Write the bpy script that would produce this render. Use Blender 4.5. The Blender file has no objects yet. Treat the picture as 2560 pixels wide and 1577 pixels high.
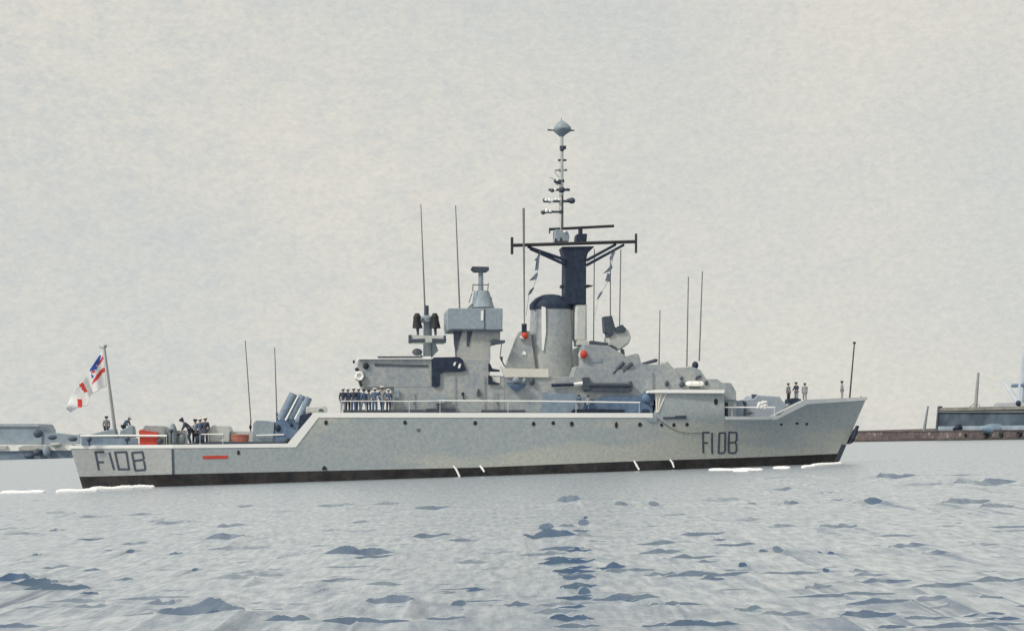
import bpy, bmesh, math, random
from mathutils import Vector, Matrix
random.seed(7)
R = math.radians
scn = bpy.context.scene
COL = scn.collection

# ------------------------------------------------------------------ camera
PW, PH = 2560.0, 1577.0
DIST, SCALE = 150.0, 22.0
FPX = DIST * SCALE
HOR = 1104.0
EYE = 3.66
ROLL = R(1.7)
YAW = R(8.0)
ca, sa = math.cos(ROLL), math.sin(ROLL)
cam_d = bpy.data.cameras.new('camera')
cam = bpy.data.objects.new('camera', cam_d)
COL.objects.link(cam)
cam_d.sensor_fit = 'HORIZONTAL'
cam_d.sensor_width = 36.0
cam_d.lens = 36.0 * FPX / PW
cam_d.shift_y = (HOR - PH / 2) / PW
cam_d.clip_start = 0.5
cam_d.clip_end = 20000
cam.matrix_world = Matrix(((ca, sa, 0, 0), (0, 0, -1, 0), (-sa, ca, 0, EYE), (0, 0, 0, 1)))
scn.camera = cam

# ------------------------------------------------------------------ light
scn.view_settings.view_transform = 'Standard'
scn.view_settings.look = 'None'
scn.view_settings.exposure = 0.0
scn.view_settings.gamma = 1.0
SUN_EL, SUN_AZ = R(44), R(-56)        # azimuth: sun stands to the left, behind the camera
world = bpy.data.worlds.new('World')
scn.world = world
world.use_nodes = True
wn, wl = world.node_tree.nodes, world.node_tree.links
wn.clear()
wout = wn.new('ShaderNodeOutputWorld')
sky = wn.new('ShaderNodeTexSky')
sky.sky_type = 'NISHITA'
sky.sun_disc = False
sky.sun_elevation = SUN_EL
sky.sun_rotation = R(180 + 56)
bg1 = wn.new('ShaderNodeBackground')
bg1.inputs['Strength'].default_value = 0.06
wl.new(sky.outputs[0], bg1.inputs['Color'])
tc = wn.new('ShaderNodeTexCoord')
def w_noise(scale, sc, detail, rough=0.55):
    mp = wn.new('ShaderNodeMapping')
    mp.inputs['Scale'].default_value = sc
    wl.new(tc.outputs['Generated'], mp.inputs['Vector'])
    n = wn.new('ShaderNodeTexNoise')
    n.inputs['Scale'].default_value = scale
    n.inputs['Detail'].default_value = detail
    n.inputs['Roughness'].default_value = rough
    wl.new(mp.outputs[0], n.inputs['Vector'])
    return n.outputs['Fac']
def w_ramp(src, stops):
    r = wn.new('ShaderNodeValToRGB')
    r.color_ramp.elements[0].position, r.color_ramp.elements[0].color = stops[0][0], (*stops[0][1], 1)
    r.color_ramp.elements[1].position, r.color_ramp.elements[1].color = stops[1][0], (*stops[1][1], 1)
    wl.new(src, r.inputs['Fac'])
    return r.outputs['Color']
def w_mix(kind, a, b, fac):
    m = wn.new('ShaderNodeMixRGB')
    m.blend_type = kind
    if isinstance(fac, float): m.inputs['Fac'].default_value = fac
    else: wl.new(fac, m.inputs['Fac'])
    for s, v in (('Color1', a), ('Color2', b)):
        if isinstance(v, tuple): m.inputs[s].default_value = (*v, 1)
        else: wl.new(v, m.inputs[s])
    return m.outputs['Color']
big = w_ramp(w_noise(3.2, (1, 1, 1.3), 3), ((0.35, (0, 0, 0)), (0.66, (1, 1, 1))))
mid = w_ramp(w_noise(34, (1, 1, 1.9), 10, 0.78), ((0.46, (0, 0, 0)), (0.74, (1, 1, 1))))
sx = wn.new('ShaderNodeSeparateXYZ'); wl.new(tc.outputs['Generated'], sx.inputs[0])
mr = wn.new('ShaderNodeMapRange'); mr.inputs['From Min'].default_value = 0.40; mr.inputs['From Max'].default_value = -0.42
wl.new(sx.outputs['X'], mr.inputs['Value'])
fine = w_ramp(w_noise(190, (1, 1, 1.7), 4, 0.75), ((0.32, (0.915, 0.925, 0.94)), (0.68, (1.06, 1.055, 1.04))))
CREAM, BLUEGREY = (0.755, 0.728, 0.655), (0.555, 0.60, 0.625)
base = w_mix('MIX', CREAM, (0.675, 0.68, 0.645), big)
cl = w_mix('MIX', base, BLUEGREY, w_mix('MULTIPLY', mid, w_mix('MIX', (0.22, 0.22, 0.22), (0.85, 0.85, 0.85), mr.outputs['Result']), 1.0))
over = w_mix('MULTIPLY', cl, fine, 1.0)
bg2 = wn.new('ShaderNodeBackground')
bg2.inputs['Strength'].default_value = 1.0
wl.new(over, bg2.inputs['Color'])
mixs = wn.new('ShaderNodeMixShader')
mixs.inputs[0].default_value = 0.94
wl.new(bg1.outputs[0], mixs.inputs[1])
wl.new(bg2.outputs[0], mixs.inputs[2])
wl.new(mixs.outputs[0], wout.inputs['Surface'])
sun_d = bpy.data.lights.new('sun', 'SUN')
sun_d.energy = 2.6
sun_d.angle = R(8)
sun_d.color = (1.0, 0.95, 0.87)
sun = bpy.data.objects.new('sun', sun_d)
COL.objects.link(sun)
sun_dir = Vector((math.sin(SUN_AZ) * math.cos(SUN_EL), -math.cos(SUN_AZ) * math.cos(SUN_EL), math.sin(SUN_EL)))
sun.rotation_euler = sun_dir.to_track_quat('Z', 'Y').to_euler()
sun.location = sun_dir * 200

# ------------------------------------------------------------------ pixel <-> place
SHIP = Matrix.Translation((0, DIST, 0)) @ Matrix.Rotation(YAW, 4, 'Z') @ Matrix.Rotation(ROLL, 4, 'Y')
SHIPI = SHIP.inverted()
CAM0 = Vector((0, 0, EYE))
def ray(px, py):
    u, v = (px - PW / 2) / FPX, (HOR - py) / FPX
    return Vector((ca * u + sa * v, 1.0, -sa * u + ca * v))
LC = SHIPI @ CAM0
def P(px, py, y):                      # point of the ship's lengthwise plane y seen at a photo pixel
    d = SHIPI.to_3x3() @ ray(px, py)
    t = (y - LC.y) / d.y
    return LC + d * t
def W(px, py, Y):                      # point of the world plane Y
    return CAM0 + ray(px, py) * Y
def G(px, py):                         # point on the water
    d = ray(px, py)
    return CAM0 + d * (-EYE / d.z)
ABEAM = 1280 - FPX * math.tan(YAW)
def lerp(a, b, t): return a + (b - a) * t
def pw(tab, x):
    if x <= tab[0][0]: return tab[0][1]
    for (x0, y0), (x1, y1) in zip(tab, tab[1:]):
        if x <= x1: return lerp(y0, y1, (x - x0) / max(1e-6, x1 - x0))
    return tab[-1][1]

# ------------------------------------------------------------------ materials
MATS = {}
def mat(name, c, c2=None, rough=0.6, scale=2.2, amt=0.55, wash=0.10, wash_scale=0.12, metal=0.0, spec=0.3, bump=0.0, edge=.15, tint=None, wmap=None):
    """weathered paint: fine granulation between two tones plus a broad uneven wash"""
    if name in MATS: return MATS[name]
    m = bpy.data.materials.new(name)
    m.use_nodes = True
    n, l = m.node_tree.nodes, m.node_tree.links
    b = n['Principled BSDF']
    b.inputs['Roughness'].default_value = rough
    b.inputs['Metallic'].default_value = metal
    b.inputs['Specular IOR Level'].default_value = spec
    if c2 is None: c2 = tuple(v * 0.82 for v in c)
    t = n.new('ShaderNodeTexCoord')
    g = n.new('ShaderNodeTexNoise')
    g.inputs['Scale'].default_value = scale; g.inputs['Detail'].default_value = 5; g.inputs['Roughness'].default_value = 0.65
    l.new(t.outputs['Object'], g.inputs['Vector'])
    r = n.new('ShaderNodeValToRGB')
    r.color_ramp.elements[0].position = 0.5 - 0.12 / max(amt, .05) * 0.6
    r.color_ramp.elements[1].position = 0.5 + 0.12 / max(amt, .05) * 0.6
    r.color_ramp.elements[0].color = (*c2, 1)
    r.color_ramp.elements[1].color = (*c, 1)
    l.new(g.outputs['Fac'], r.inputs['Fac'])
    w = n.new('ShaderNodeTexNoise')
    w.inputs['Scale'].default_value = wash_scale; w.inputs['Detail'].default_value = 3
    if wmap:
        mp = n.new('ShaderNodeMapping'); mp.inputs['Scale'].default_value = wmap
        l.new(t.outputs['Object'], mp.inputs['Vector']); l.new(mp.outputs[0], w.inputs['Vector'])
    else: l.new(t.outputs['Object'], w.inputs['Vector'])
    r2 = n.new('ShaderNodeValToRGB')
    r2.color_ramp.elements[0].position, r2.color_ramp.elements[1].position = 0.5 - edge, 0.5 + edge
    r2.color_ramp.elements[0].color = (1 - wash, 1 - wash, 1 - wash, 1)
    r2.color_ramp.elements[1].color = (1 + wash, 1 + wash, 1 + wash, 1)
    if tint:
        r2.color_ramp.elements[0].color = (*tint[0], 1)
        r2.color_ramp.elements[1].color = (*tint[1], 1)
    l.new(w.outputs['Fac'], r2.inputs['Fac'])
    x = n.new('ShaderNodeMixRGB'); x.blend_type = 'MULTIPLY'; x.inputs['Fac'].default_value = 1
    l.new(r.outputs[0], x.inputs['Color1']); l.new(r2.outputs[0], x.inputs['Color2'])
    l.new(x.outputs[0], b.inputs['Base Color'])
    if bump:
        bp = n.new('ShaderNodeBump'); bp.inputs['Strength'].default_value = bump; bp.inputs['Distance'].default_value = 0.05
        l.new(g.outputs['Fac'], bp.inputs['Height']); l.new(bp.outputs[0], b.inputs['Normal'])
    MATS[name] = m
    return m
HULL = mat('hull grey', (0.50, 0.50, 0.46), (0.365, 0.40, 0.41), amt=.5, scale=3.0, wash_scale=.35, edge=.045, tint=((.85, .91, .97), (1.06, 1.05, .99)), wmap=(.12, .3, .55))
STERN = mat('stern grey', (0.475, 0.48, 0.455), (0.385, 0.405, 0.42))
HOUSE = mat('house grey', (0.43, 0.44, 0.42), (0.315, 0.345, 0.375), amt=.6, wash_scale=.22, edge=.10, tint=((.86, .90, .95), (1.07, 1.06, 1.02)))
BLUEG = mat('blue grey paint', (0.33, 0.38, 0.42), (0.25, 0.31, 0.36))
PALE = mat('pale grey paint', (0.58, 0.59, 0.56), (0.50, 0.53, 0.52))
WHITE = mat('white paint', (0.95, 0.94, 0.90), (0.91, 0.91, 0.88), wash=0.02)
CANVAS = mat('cream canvas', (0.76, 0.73, 0.66), (0.70, 0.68, 0.62), wash=0.05)
BOOT = mat('black boot paint', (0.044, 0.038, 0.035), (0.015, 0.017, 0.022), rough=0.5, scale=1.2, wash=.35, wash_scale=.2)
NAVY = mat('navy paint', (0.031, 0.047, 0.082), (0.017, 0.026, 0.050))
DARK = mat('dark slate paint', (0.085, 0.105, 0.135), (0.060, 0.075, 0.10))
BROWN = mat('dark brown paint', (0.050, 0.048, 0.055), (0.035, 0.035, 0.042))
BLACK = mat('black fitting', (0.030, 0.032, 0.036))
BLUE = mat('blue canvas', (0.155, 0.225, 0.335), (0.105, 0.16, 0.26), scale=1.4)  # also carries the painted shade of the waist gallery
SHADE_BLUE = mat('painted blue shade', (0.255, 0.32, 0.395), (0.18, 0.245, 0.325), scale=1.4)  # blue that paints in shade on the panels and stern sheet
RED = mat('red paint', (0.62, 0.075, 0.05), (0.50, 0.06, 0.045), amt=0.3)
RUST = mat('red brown paint', (0.42, 0.145, 0.085), (0.30, 0.11, 0.10), scale=1.6)
ROPE = mat('grey rope', (0.20, 0.20, 0.195))
SKIN = mat('skin', (0.46, 0.29, 0.21), scale=8)
WHITEC = mat('white cloth', (0.80, 0.79, 0.77), (0.74, 0.74, 0.74))
BLUECL = mat('blue cloth', (0.11, 0.165, 0.27), (0.075, 0.115, 0.20), scale=5)
NAVYCL = mat('navy cloth', (0.042, 0.055, 0.09), scale=5)
GREYCL = mat('grey cloth', (0.30, 0.32, 0.34), (0.22, 0.25, 0.28), scale=5)
BLACKL = mat('black leather', (0.025, 0.025, 0.028))
FLAGR = mat('flag red', (0.66, 0.06, 0.05), amt=.3)
FLAGB = mat('flag blue', (0.045, 0.10, 0.42), amt=.3)

# ------------------------------------------------------------------ mesh helpers
class MB:
    def __init__(s): s.v, s.f, s.m = [], [], []
    def add(s, vs, fs, mi=0):
        o = len(s.v)
        s.v += [Vector(v) for v in vs]
        s.f += [[i + o for i in f] for f in fs]
        s.m += [mi] * len(fs)
        return s
    def prism(s, front, back, mi=0):          # two matching rings of points
        n = len(front)
        return s.add(list(front) + list(back), [list(range(n)), list(range(2 * n - 1, n - 1, -1))] +
                     [[i, i + n, (i + 1) % n + n, (i + 1) % n] for i in range(n)], mi)
    def box(s, x0, x1, y0, y1, z0, z1, mi=0):
        return s.prism([(x0, y0, z0), (x1, y0, z0), (x1, y0, z1), (x0, y0, z1)],
                       [(x0, y1, z0), (x1, y1, z0), (x1, y1, z1), (x0, y1, z1)], mi)
    def poly(s, pts, yf, yb, mi=0):           # silhouette in photo pixels, real depth yf..yb
        xs = [p[0] for p in pts]
        lo, hi = min(xs), max(xs)
        q = []
        for px, py in pts:
            t = (px - lo) / max(1e-6, hi - lo)
            yy = yf
            if px > ABEAM and t < 0.08: yy = yb
            if px < ABEAM and t > 0.92: yy = yb
            q.append((P(px, py, yy).x, P(px, py, yf).z))
        if abs(yb - yf) > 1e-6:
            fw = max(x for x, z in q) - min(x for x, z in q)
            if fw < 0.25 * (P(hi, pts[0][1], yf).x - P(lo, pts[0][1], yf).x):
                q = [(P(a, b, (yf + yb) / 2).x, P(a, b, yf).z) for a, b in pts]
        return s.prism([(x, yf, z) for x, z in q], [(x, yb, z) for x, z in q], mi)
    def rect(s, x0, y0, x1, y1, yf, yb, mi=0):
        return s.poly([(x0, y1), (x1, y1), (x1, y0), (x0, y0)], yf, yb, mi)
    def tube(s, a, b, r0, r1=None, n=10, mi=0):
        a, b = Vector(a), Vector(b)
        r1 = r0 if r1 is None else r1
        d = (b - a).normalized()
        u = d.orthogonal().normalized(); w = d.cross(u)
        A = [a + (u * math.cos(2 * math.pi * i / n) + w * math.sin(2 * math.pi * i / n)) * r0 for i in range(n)]
        B = [b + (u * math.cos(2 * math.pi * i / n) + w * math.sin(2 * math.pi * i / n)) * r1 for i in range(n)]
        return s.prism(A, B, mi)
    def ptube(s, a, b, y, w0, w1=None, n=10, y2=None, mi=0):  # widths in photo pixels
        A, B = P(a[0], a[1], y), P(b[0], b[1], y if y2 is None else y2)
        k = (A - LC).length / FPX
        return s.tube(A, B, w0 * k / 2, (w0 if w1 is None else w1) * k / 2, n, mi)
    def path(s, pts, r, n=8, mi=0):
        pts = [Vector(p) for p in pts]
        rings = []
        for i, p in enumerate(pts):
            d = (pts[min(i + 1, len(pts) - 1)] - pts[max(i - 1, 0)]).normalized()
            u = d.orthogonal().normalized() if abs(d.z) > .95 else d.cross(Vector((0, 0, 1))).normalized()
            w = d.cross(u)
            rr = r[i] if isinstance(r, (list, tuple)) else r
            rings.append([p + (u * math.cos(2 * math.pi * k / n) + w * math.sin(2 * math.pi * k / n)) * rr for k in range(n)])
        vs = [v for q in rings for v in q]
        fs = [[i * n + k, i * n + (k + 1) % n, (i + 1) * n + (k + 1) % n, (i + 1) * n + k] for i in range(len(pts) - 1) for k in range(n)]
        fs += [list(range(n))[::-1], [(len(pts) - 1) * n + k for k in range(n)]]
        return s.add(vs, fs, mi)
    def lathe(s, prof, c, n=20, sy=1.0, lean=0.0, mi=0):      # prof: (radius, z) about the vertical through c
        c = Vector(c); vs = []; fs = []
        for r, z in prof:
            for k in range(n):
                a = 2 * math.pi * k / n
                vs.append(c + Vector((r * math.cos(a) + lean * z, r * sy * math.sin(a), z)))
        m = len(prof)
        fs = [[i * n + k, i * n + (k + 1) % n, (i + 1) * n + (k + 1) % n, (i + 1) * n + k] for i in range(m - 1) for k in range(n)]
        fs += [list(range(n))[::-1], [(m - 1) * n + k for k in range(n)]]
        return s.add(vs, fs, mi)
    def plathe(s, prof, y=0.0, n=24, sy=1.0, mi=0):           # prof in photo pixels: (centre x, y, half width), top or bottom first
        vs = []
        for cx, py, hw in prof:
            c = P(cx, py, y)
            r = abs(P(cx + hw, py, y).x - c.x)
            for k in range(n):
                a = 2 * math.pi * k / n
                vs.append((c.x + r * math.cos(a), y + r * sy * math.sin(a), c.z))
        m = len(prof)
        fs = [[i * n + k, i * n + (k + 1) % n, (i + 1) * n + (k + 1) % n, (i + 1) * n + k] for i in range(m - 1) for k in range(n)]
        fs += [list(range(n))[::-1], [(m - 1) * n + k for k in range(n)]]
        return s.add(vs, fs, mi)
    def ball(s, c, rx, ry=None, rz=None, n=14, mi=0, lump=0.0):
        ry = rx if ry is None else ry; rz = rx if rz is None else rz
        c = Vector(c); m = max(5, n // 2); vs = []; fs = []
        ph = random.random() * 9
        for i in range(1, m):
            t = math.pi * i / m
            for k in range(n):
                a = 2 * math.pi * k / n
                q = 1 + lump * math.sin(3 * a + ph + 2 * t) * math.sin(t * 2 + ph)
                vs.append(c + Vector((rx * q * math.sin(t) * math.cos(a), ry * q * math.sin(t) * math.sin(a), rz * q * math.cos(t))))
        top, bot = len(vs), len(vs) + 1
        vs += [c + Vector((0, 0, rz)), c - Vector((0, 0, rz))]
        fs = [[i * n + k, (i + 1) * n + k, (i + 1) * n + (k + 1) % n, i * n + (k + 1) % n] for i in range(m - 2) for k in range(n)]
        fs += [[top, k, (k + 1) % n] for k in range(n)] + [[bot, (m - 2) * n + (k + 1) % n, (m - 2) * n + k] for k in range(n)]
        return s.add(vs, fs, mi)
    def pball(s, cx, cy, hw, hh, y, depth=None, mi=0, lump=0.0, n=14):
        c = P(cx, cy, y)
        rx = abs(P(cx + hw, cy, y).x - c.x); rz = abs(P(cx, cy - hh, y).z - c.z)
        return s.ball(c, rx, rx if depth is None else depth, rz, n, mi, lump)
    def mesh(s, name, mats, smooth=True, origin=None, ang=32):
        me = bpy.data.meshes.new(name)
        o = Vector(origin) if origin is not None else Vector()
        me.from_pydata([tuple(v - o) for v in s.v], [], s.f)
        for m in (mats if isinstance(mats, (list, tuple)) else [mats]): me.materials.append(m)
        me.polygons.foreach_set('material_index', s.m)
        bm = bmesh.new(); bm.from_mesh(me)
        bmesh.ops.recalc_face_normals(bm, faces=bm.faces)
        bm.to_mesh(me); bm.free()
        if smooth:
            me.polygons.foreach_set('use_smooth', [True] * len(me.polygons))
            me.set_sharp_from_angle(angle=R(ang))
        return me
    def build(s, name, mats, parent=None, smooth=True, bevel=0.0):
        o = bpy.data.objects.new(name, s.mesh(name, mats, smooth))
        COL.objects.link(o)
        if parent is not None: o.parent = parent
        if bevel:
            b = o.modifiers.new('bevel', 'BEVEL'); b.width = bevel; b.segments = 2; b.limit_method = 'ANGLE'
        return o
def tag(o, label, cat, group=None, kind=None):
    if label: o['label'] = label
    if cat: o['category'] = cat
    if group: o['group'] = group
    if kind: o['kind'] = kind
    return o
def thing(name, label, cat, base=None, group=None, frame=SHIP):   # an Empty at the thing's base; parts carry coordinates relative to it
    o = bpy.data.objects.new(name, None)
    COL.objects.link(o)
    o.matrix_world = frame @ Matrix.Translation(base if base is not None else (0, 0, 0))
    o.empty_display_size = 0.3
    return tag(o, label, cat, group)
def on_ship(mb, name, mats, base, label=None, cat=None, group=None, parent=None):   # one-mesh thing (or a part when parent is given)
    o = bpy.data.objects.new(name, mb.mesh(name, mats, origin=base))
    COL.objects.link(o)
    if parent is not None: o.parent = parent
    else: o.matrix_world = SHIP @ Matrix.Translation(base)
    return tag(o, label, cat, group)
def in_world(mb, name, mats, base, label=None, cat=None, group=None, kind=None, parent=None):
    o = bpy.data.objects.new(name, mb.mesh(name, mats, origin=base))
    COL.objects.link(o)
    if parent is not None: o.parent = parent
    else: o.location = base
    return tag(o, label, cat, group, kind)

# ------------------------------------------------------------------ water
def water_material():
    """calm water: a mirror of the sky where it is seen at a flat angle, its own blue where a ripple tilts towards the eye"""
    m = bpy.data.materials.new('harbour water')
    m.use_nodes = True
    n, l = m.node_tree.nodes, m.node_tree.links
    n.clear()
    out = n.new('ShaderNodeOutputMaterial')
    t = n.new('ShaderNodeNewGeometry')
    def noise(sc, scale, detail, rough=0.6):
        mp = n.new('ShaderNodeMapping'); mp.inputs['Scale'].default_value = sc
        l.new(t.outputs['Position'], mp.inputs['Vector'])
        q = n.new('ShaderNodeTexNoise'); q.inputs['Scale'].default_value = scale
        q.inputs['Detail'].default_value = detail; q.inputs['Roughness'].default_value = rough
        l.new(mp.outputs[0], q.inputs['Vector'])
        return q.outputs['Fac']
    r = n.new('ShaderNodeValToRGB')
    r.color_ramp.elements[0].position, r.color_ramp.elements[1].position = 0.36, 0.64
    r.color_ramp.elements[0].color = (0.040, 0.082, 0.165, 1)
    r.color_ramp.elements[1].color = (0.078, 0.122, 0.175, 1)
    l.new(noise((1.0, 0.25, 1), 0.7, 4), r.inputs['Fac'])
    bp = n.new('ShaderNodeBump'); bp.inputs['Strength'].default_value = 0.4; bp.inputs['Distance'].default_value = 0.05
    l.new(noise((1.0, 0.3, 1), 1.6, 5, 0.62), bp.inputs['Height'])
    d = n.new('ShaderNodeBsdfDiffuse'); l.new(r.outputs[0], d.inputs['Color'])
    g = n.new('ShaderNodeBsdfGlossy'); g.inputs['Roughness'].default_value = 0.36
    g.inputs['Color'].default_value = (0.945, 0.98, 1.0, 1)
    l.new(bp.outputs[0], g.inputs['Normal'])
    f = n.new('ShaderNodeFresnel'); f.inputs['IOR'].default_value = 1.42
    l.new(bp.outputs[0], f.inputs['Normal'])
    fr = n.new('ShaderNodeValToRGB')
    fr.color_ramp.elements[0].position, fr.color_ramp.elements[1].position = 0.035, 0.50
    fr.color_ramp.elements[0].color = (0.04, 0.04, 0.04, 1)
    fr.color_ramp.elements[1].color = (0.90, 0.90, 0.90, 1)
    l.new(f.outputs[0], fr.inputs['Fac'])
    # patches of finer and coarser ripple send back more or less of the sky
    pr = n.new('ShaderNodeValToRGB')
    pr.color_ramp.elements[0].position, pr.color_ramp.elements[1].position = 0.37, 0.60
    pr.color_ramp.elements[0].color = (0.84, 0.84, 0.84, 1)
    pr.color_ramp.elements[1].color = (1, 1, 1, 1)
    l.new(noise((1.0, 0.22, 1), 1.1, 8, 0.78), pr.inputs['Fac'])
    pm = n.new('ShaderNodeMixRGB'); pm.blend_type = 'MULTIPLY'; pm.inputs['Fac'].default_value = 1
    l.new(fr.outputs[0], pm.inputs['Color1']); l.new(pr.outputs[0], pm.inputs['Color2'])
    gr = n.new('ShaderNodeValToRGB')
    gr.color_ramp.elements[0].position, gr.color_ramp.elements[1].position = 0.36, 0.62
    gr.color_ramp.elements[0].color = (0.70, 0.70, 0.70, 1)
    gr.color_ramp.elements[1].color = (1.10, 1.10, 1.10, 1)
    l.new(noise((1.0, 0.24, 1), 3.6, 4, 0.68), gr.inputs['Fac'])
    pm2 = n.new('ShaderNodeMixRGB'); pm2.blend_type = 'MULTIPLY'; pm2.inputs['Fac'].default_value = 1
    l.new(pm.outputs[0], pm2.inputs['Color1']); l.new(gr.outputs[0], pm2.inputs['Color2'])
    x = n.new('ShaderNodeMixShader')
    l.new(pm2.outputs[0], x.inputs[0]); l.new(d.outputs[0], x.inputs[1]); l.new(g.outputs[0], x.inputs[2])
    l.new(x.outputs[0], out.inputs['Surface'])
    return m
WATER = water_material()
STROKES_A = '''300,510,250,210,.4 525,730,275,240,.6 868,1050,252,226,.6 1010,1160,300,268,.4 1040,1295,325,275,.6 1590,1740,195,170,.6 1885,2015,228,205,.4
2155,2425,198,165,.6 0,60,310,298,.3 0,160,350,326,.6 10,280,382,358,.6 335,400,362,335,.8 515,718,424,394,.8 828,1015,458,420,.6 705,795,497,470,.6
858,918,510,478,1 1145,1252,524,492,.9 215,283,528,502,1 1468,1685,344,298,.7 1385,1675,434,378,.7 1395,1830,494,452,.5 2175,2330,360,335,.4
2400,2455,304,290,.5 2100,2265,462,443,.5 1870,2115,568,510,.3 275,480,614,585,.7 568,688,632,602,.9 955,992,584,570,.6
1040,1190,627,605,.3 1305,1355,628,604,1 775,910,697,667,.8 1570,1830,650,620,.4 1640,1940,678,630,.5 1420,1750,700,650,.4 2115,2455,720,670,.5
1950,2165,755,725,.4 2070,2225,778,745,.4 2210,2400,800,770,.25 0,225,732,645,1.2 60,400,765,680,1.25 150,620,790,715,1.15
540,680,800,762,1 300,720,852,815,.5 85,360,890,862,.6 440,780,890,850,.5 620,1060,908,880,.6 980,1195,885,815,.6 775,1310,830,795,.5
820,1120,955,905,.7 1060,1680,990,835,.75 1360,1680,970,895,1.1 1300,1940,925,880,.8 1640,1840,975,920,1 1730,2120,1000,935,.9 2050,2250,1028,985,.6
2240,2455,1015,930,.8 0,280,1028,980,.7'''
STROKES_B = '''0,245,252,216,.6 345,550,234,206,.6 640,885,284,225,.8 1005,1085,265,245,.3 320,405,308,290,.5 510,680,318,300,.3 215,350,356,336,.7
0,140,415,390,.5 195,420,412,392,.4 625,895,466,418,.9 870,1130,488,454,.8 0,80,514,498,.6 265,420,512,495,.4 30,500,608,518,.9 220,500,612,565,.9
505,760,605,568,.5 0,340,662,638,.6 1090,1335,568,538,.5 930,1170,650,600,.6 1085,1290,682,648,.4 1610,1785,244,172,.8 1785,1940,248,205,.4
2010,2105,248,206,.8 2240,2320,246,206,.8 2330,2455,306,285,.5 1795,1830,324,304,1.2 1758,1840,378,330,.9 1490,1600,410,360,.9 1610,1740,400,358,.8
1380,1760,498,405,1.1 1745,1865,462,412,.6 1640,1960,500,470,.7 1480,1760,552,512,.9 1715,1808,542,508,1.3 1340,1700,590,552,.6 1510,1890,655,590,1.4
1690,1870,672,640,1.2 1880,2090,690,632,1.4 1620,1870,765,680,.8 1370,1640,760,720,.4 1940,2300,712,655,.7 2200,2455,735,680,.7 1630,1860,828,765,1.2
1760,1850,862,800,1.2 1720,1980,866,840,1.1 1430,1700,830,800,.4 1850,2340,905,838,.8 2050,2180,900,868,1 2250,2455,935,880,.8 800,1130,808,790,1
800,1010,832,820,1 990,1130,826,788,1.2 895,1260,892,873,.9 890,1000,935,883,.9 920,1270,944,928,.9 1250,1445,940,888,.8 310,650,945,838,.7
385,640,948,920,.9 0,300,775,720,.7 310,570,790,750,.6 90,300,805,780,.4 0,40,830,800,.7 715,1000,1030,980,.7 1440,1800,1000,930,.5 1590,1840,1045,980,1.2
1480,1900,935,890,.5 1590,1920,1083,1040,.8 2190,2455,1083,1035,.9 0,620,1083,985,.9 2155,2440,518,468,.8 2175,2455,580,535,.8'''
STROKES_C = '''610,850,290,250,.4 960,1085,262,240,.3 705,885,360,320,.6 770,990,315,290,.3 1050,1165,376,350,.5 1140,1240,425,400,.5 285,530,445,390,.5
575,630,452,428,.6 705,770,455,428,.4 820,930,460,415,.8 1370,1492,460,405,1 1450,1725,285,232,.8 1600,1980,325,290,.5 1810,2150,262,238,.6
1980,2425,340,262,.7 1895,2240,470,402,.7 2150,2420,488,435,.7 1995,2110,520,485,.4 1725,1830,490,465,.3 0,165,524,506,.6 490,660,570,530,.5
670,910,608,575,.5 1060,1335,622,570,.7 1430,1730,668,645,.7 1530,1825,755,705,.6 1755,1970,802,758,.5 1890,2000,602,580,.5 2190,2455,612,585,.7
2225,2455,635,610,.5 2095,2310,735,700,.5 2380,2455,735,715,.5 110,430,675,625,.8 330,430,700,670,.8 340,630,738,705,.9 648,722,790,752,1
745,818,792,738,.9 892,950,802,775,.6 1022,1088,785,760,1 1118,1165,790,765,1.1 508,570,878,842,1.1 1082,1132,910,878,1.2 0,600,958,898,.8
240,420,975,930,.9 650,1080,932,895,.7 1290,1700,995,945,.7 1300,1540,945,905,.6 1255,1400,920,880,.5 1690,2120,1030,975,.7 2060,2455,985,940,.7
820,1600,1085,1040,.8 1240,1690,1145,1090,.8 960,1160,1040,985,.6 1690,1950,1145,1065,.5 1800,2200,1180,1120,.5 2130,2330,1115,1065,.6 2250,2350,1150,1110,.7
2350,2455,1165,1125,.7 0,265,1155,1102,.9 480,680,1188,1130,.7 660,1010,1220,1165,.6 1200,1600,1248,1165,.9 1590,1990,1248,1205,.7 2040,2340,1225,1178,1
2160,2440,1258,1205,1 0,530,1301,1235,1.1 1460,1660,1301,1260,.9 1680,2455,1301,1245,.8 45,360,830,785,.8 220,370,850,820,.7 0,200,795,755,.7'''
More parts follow.
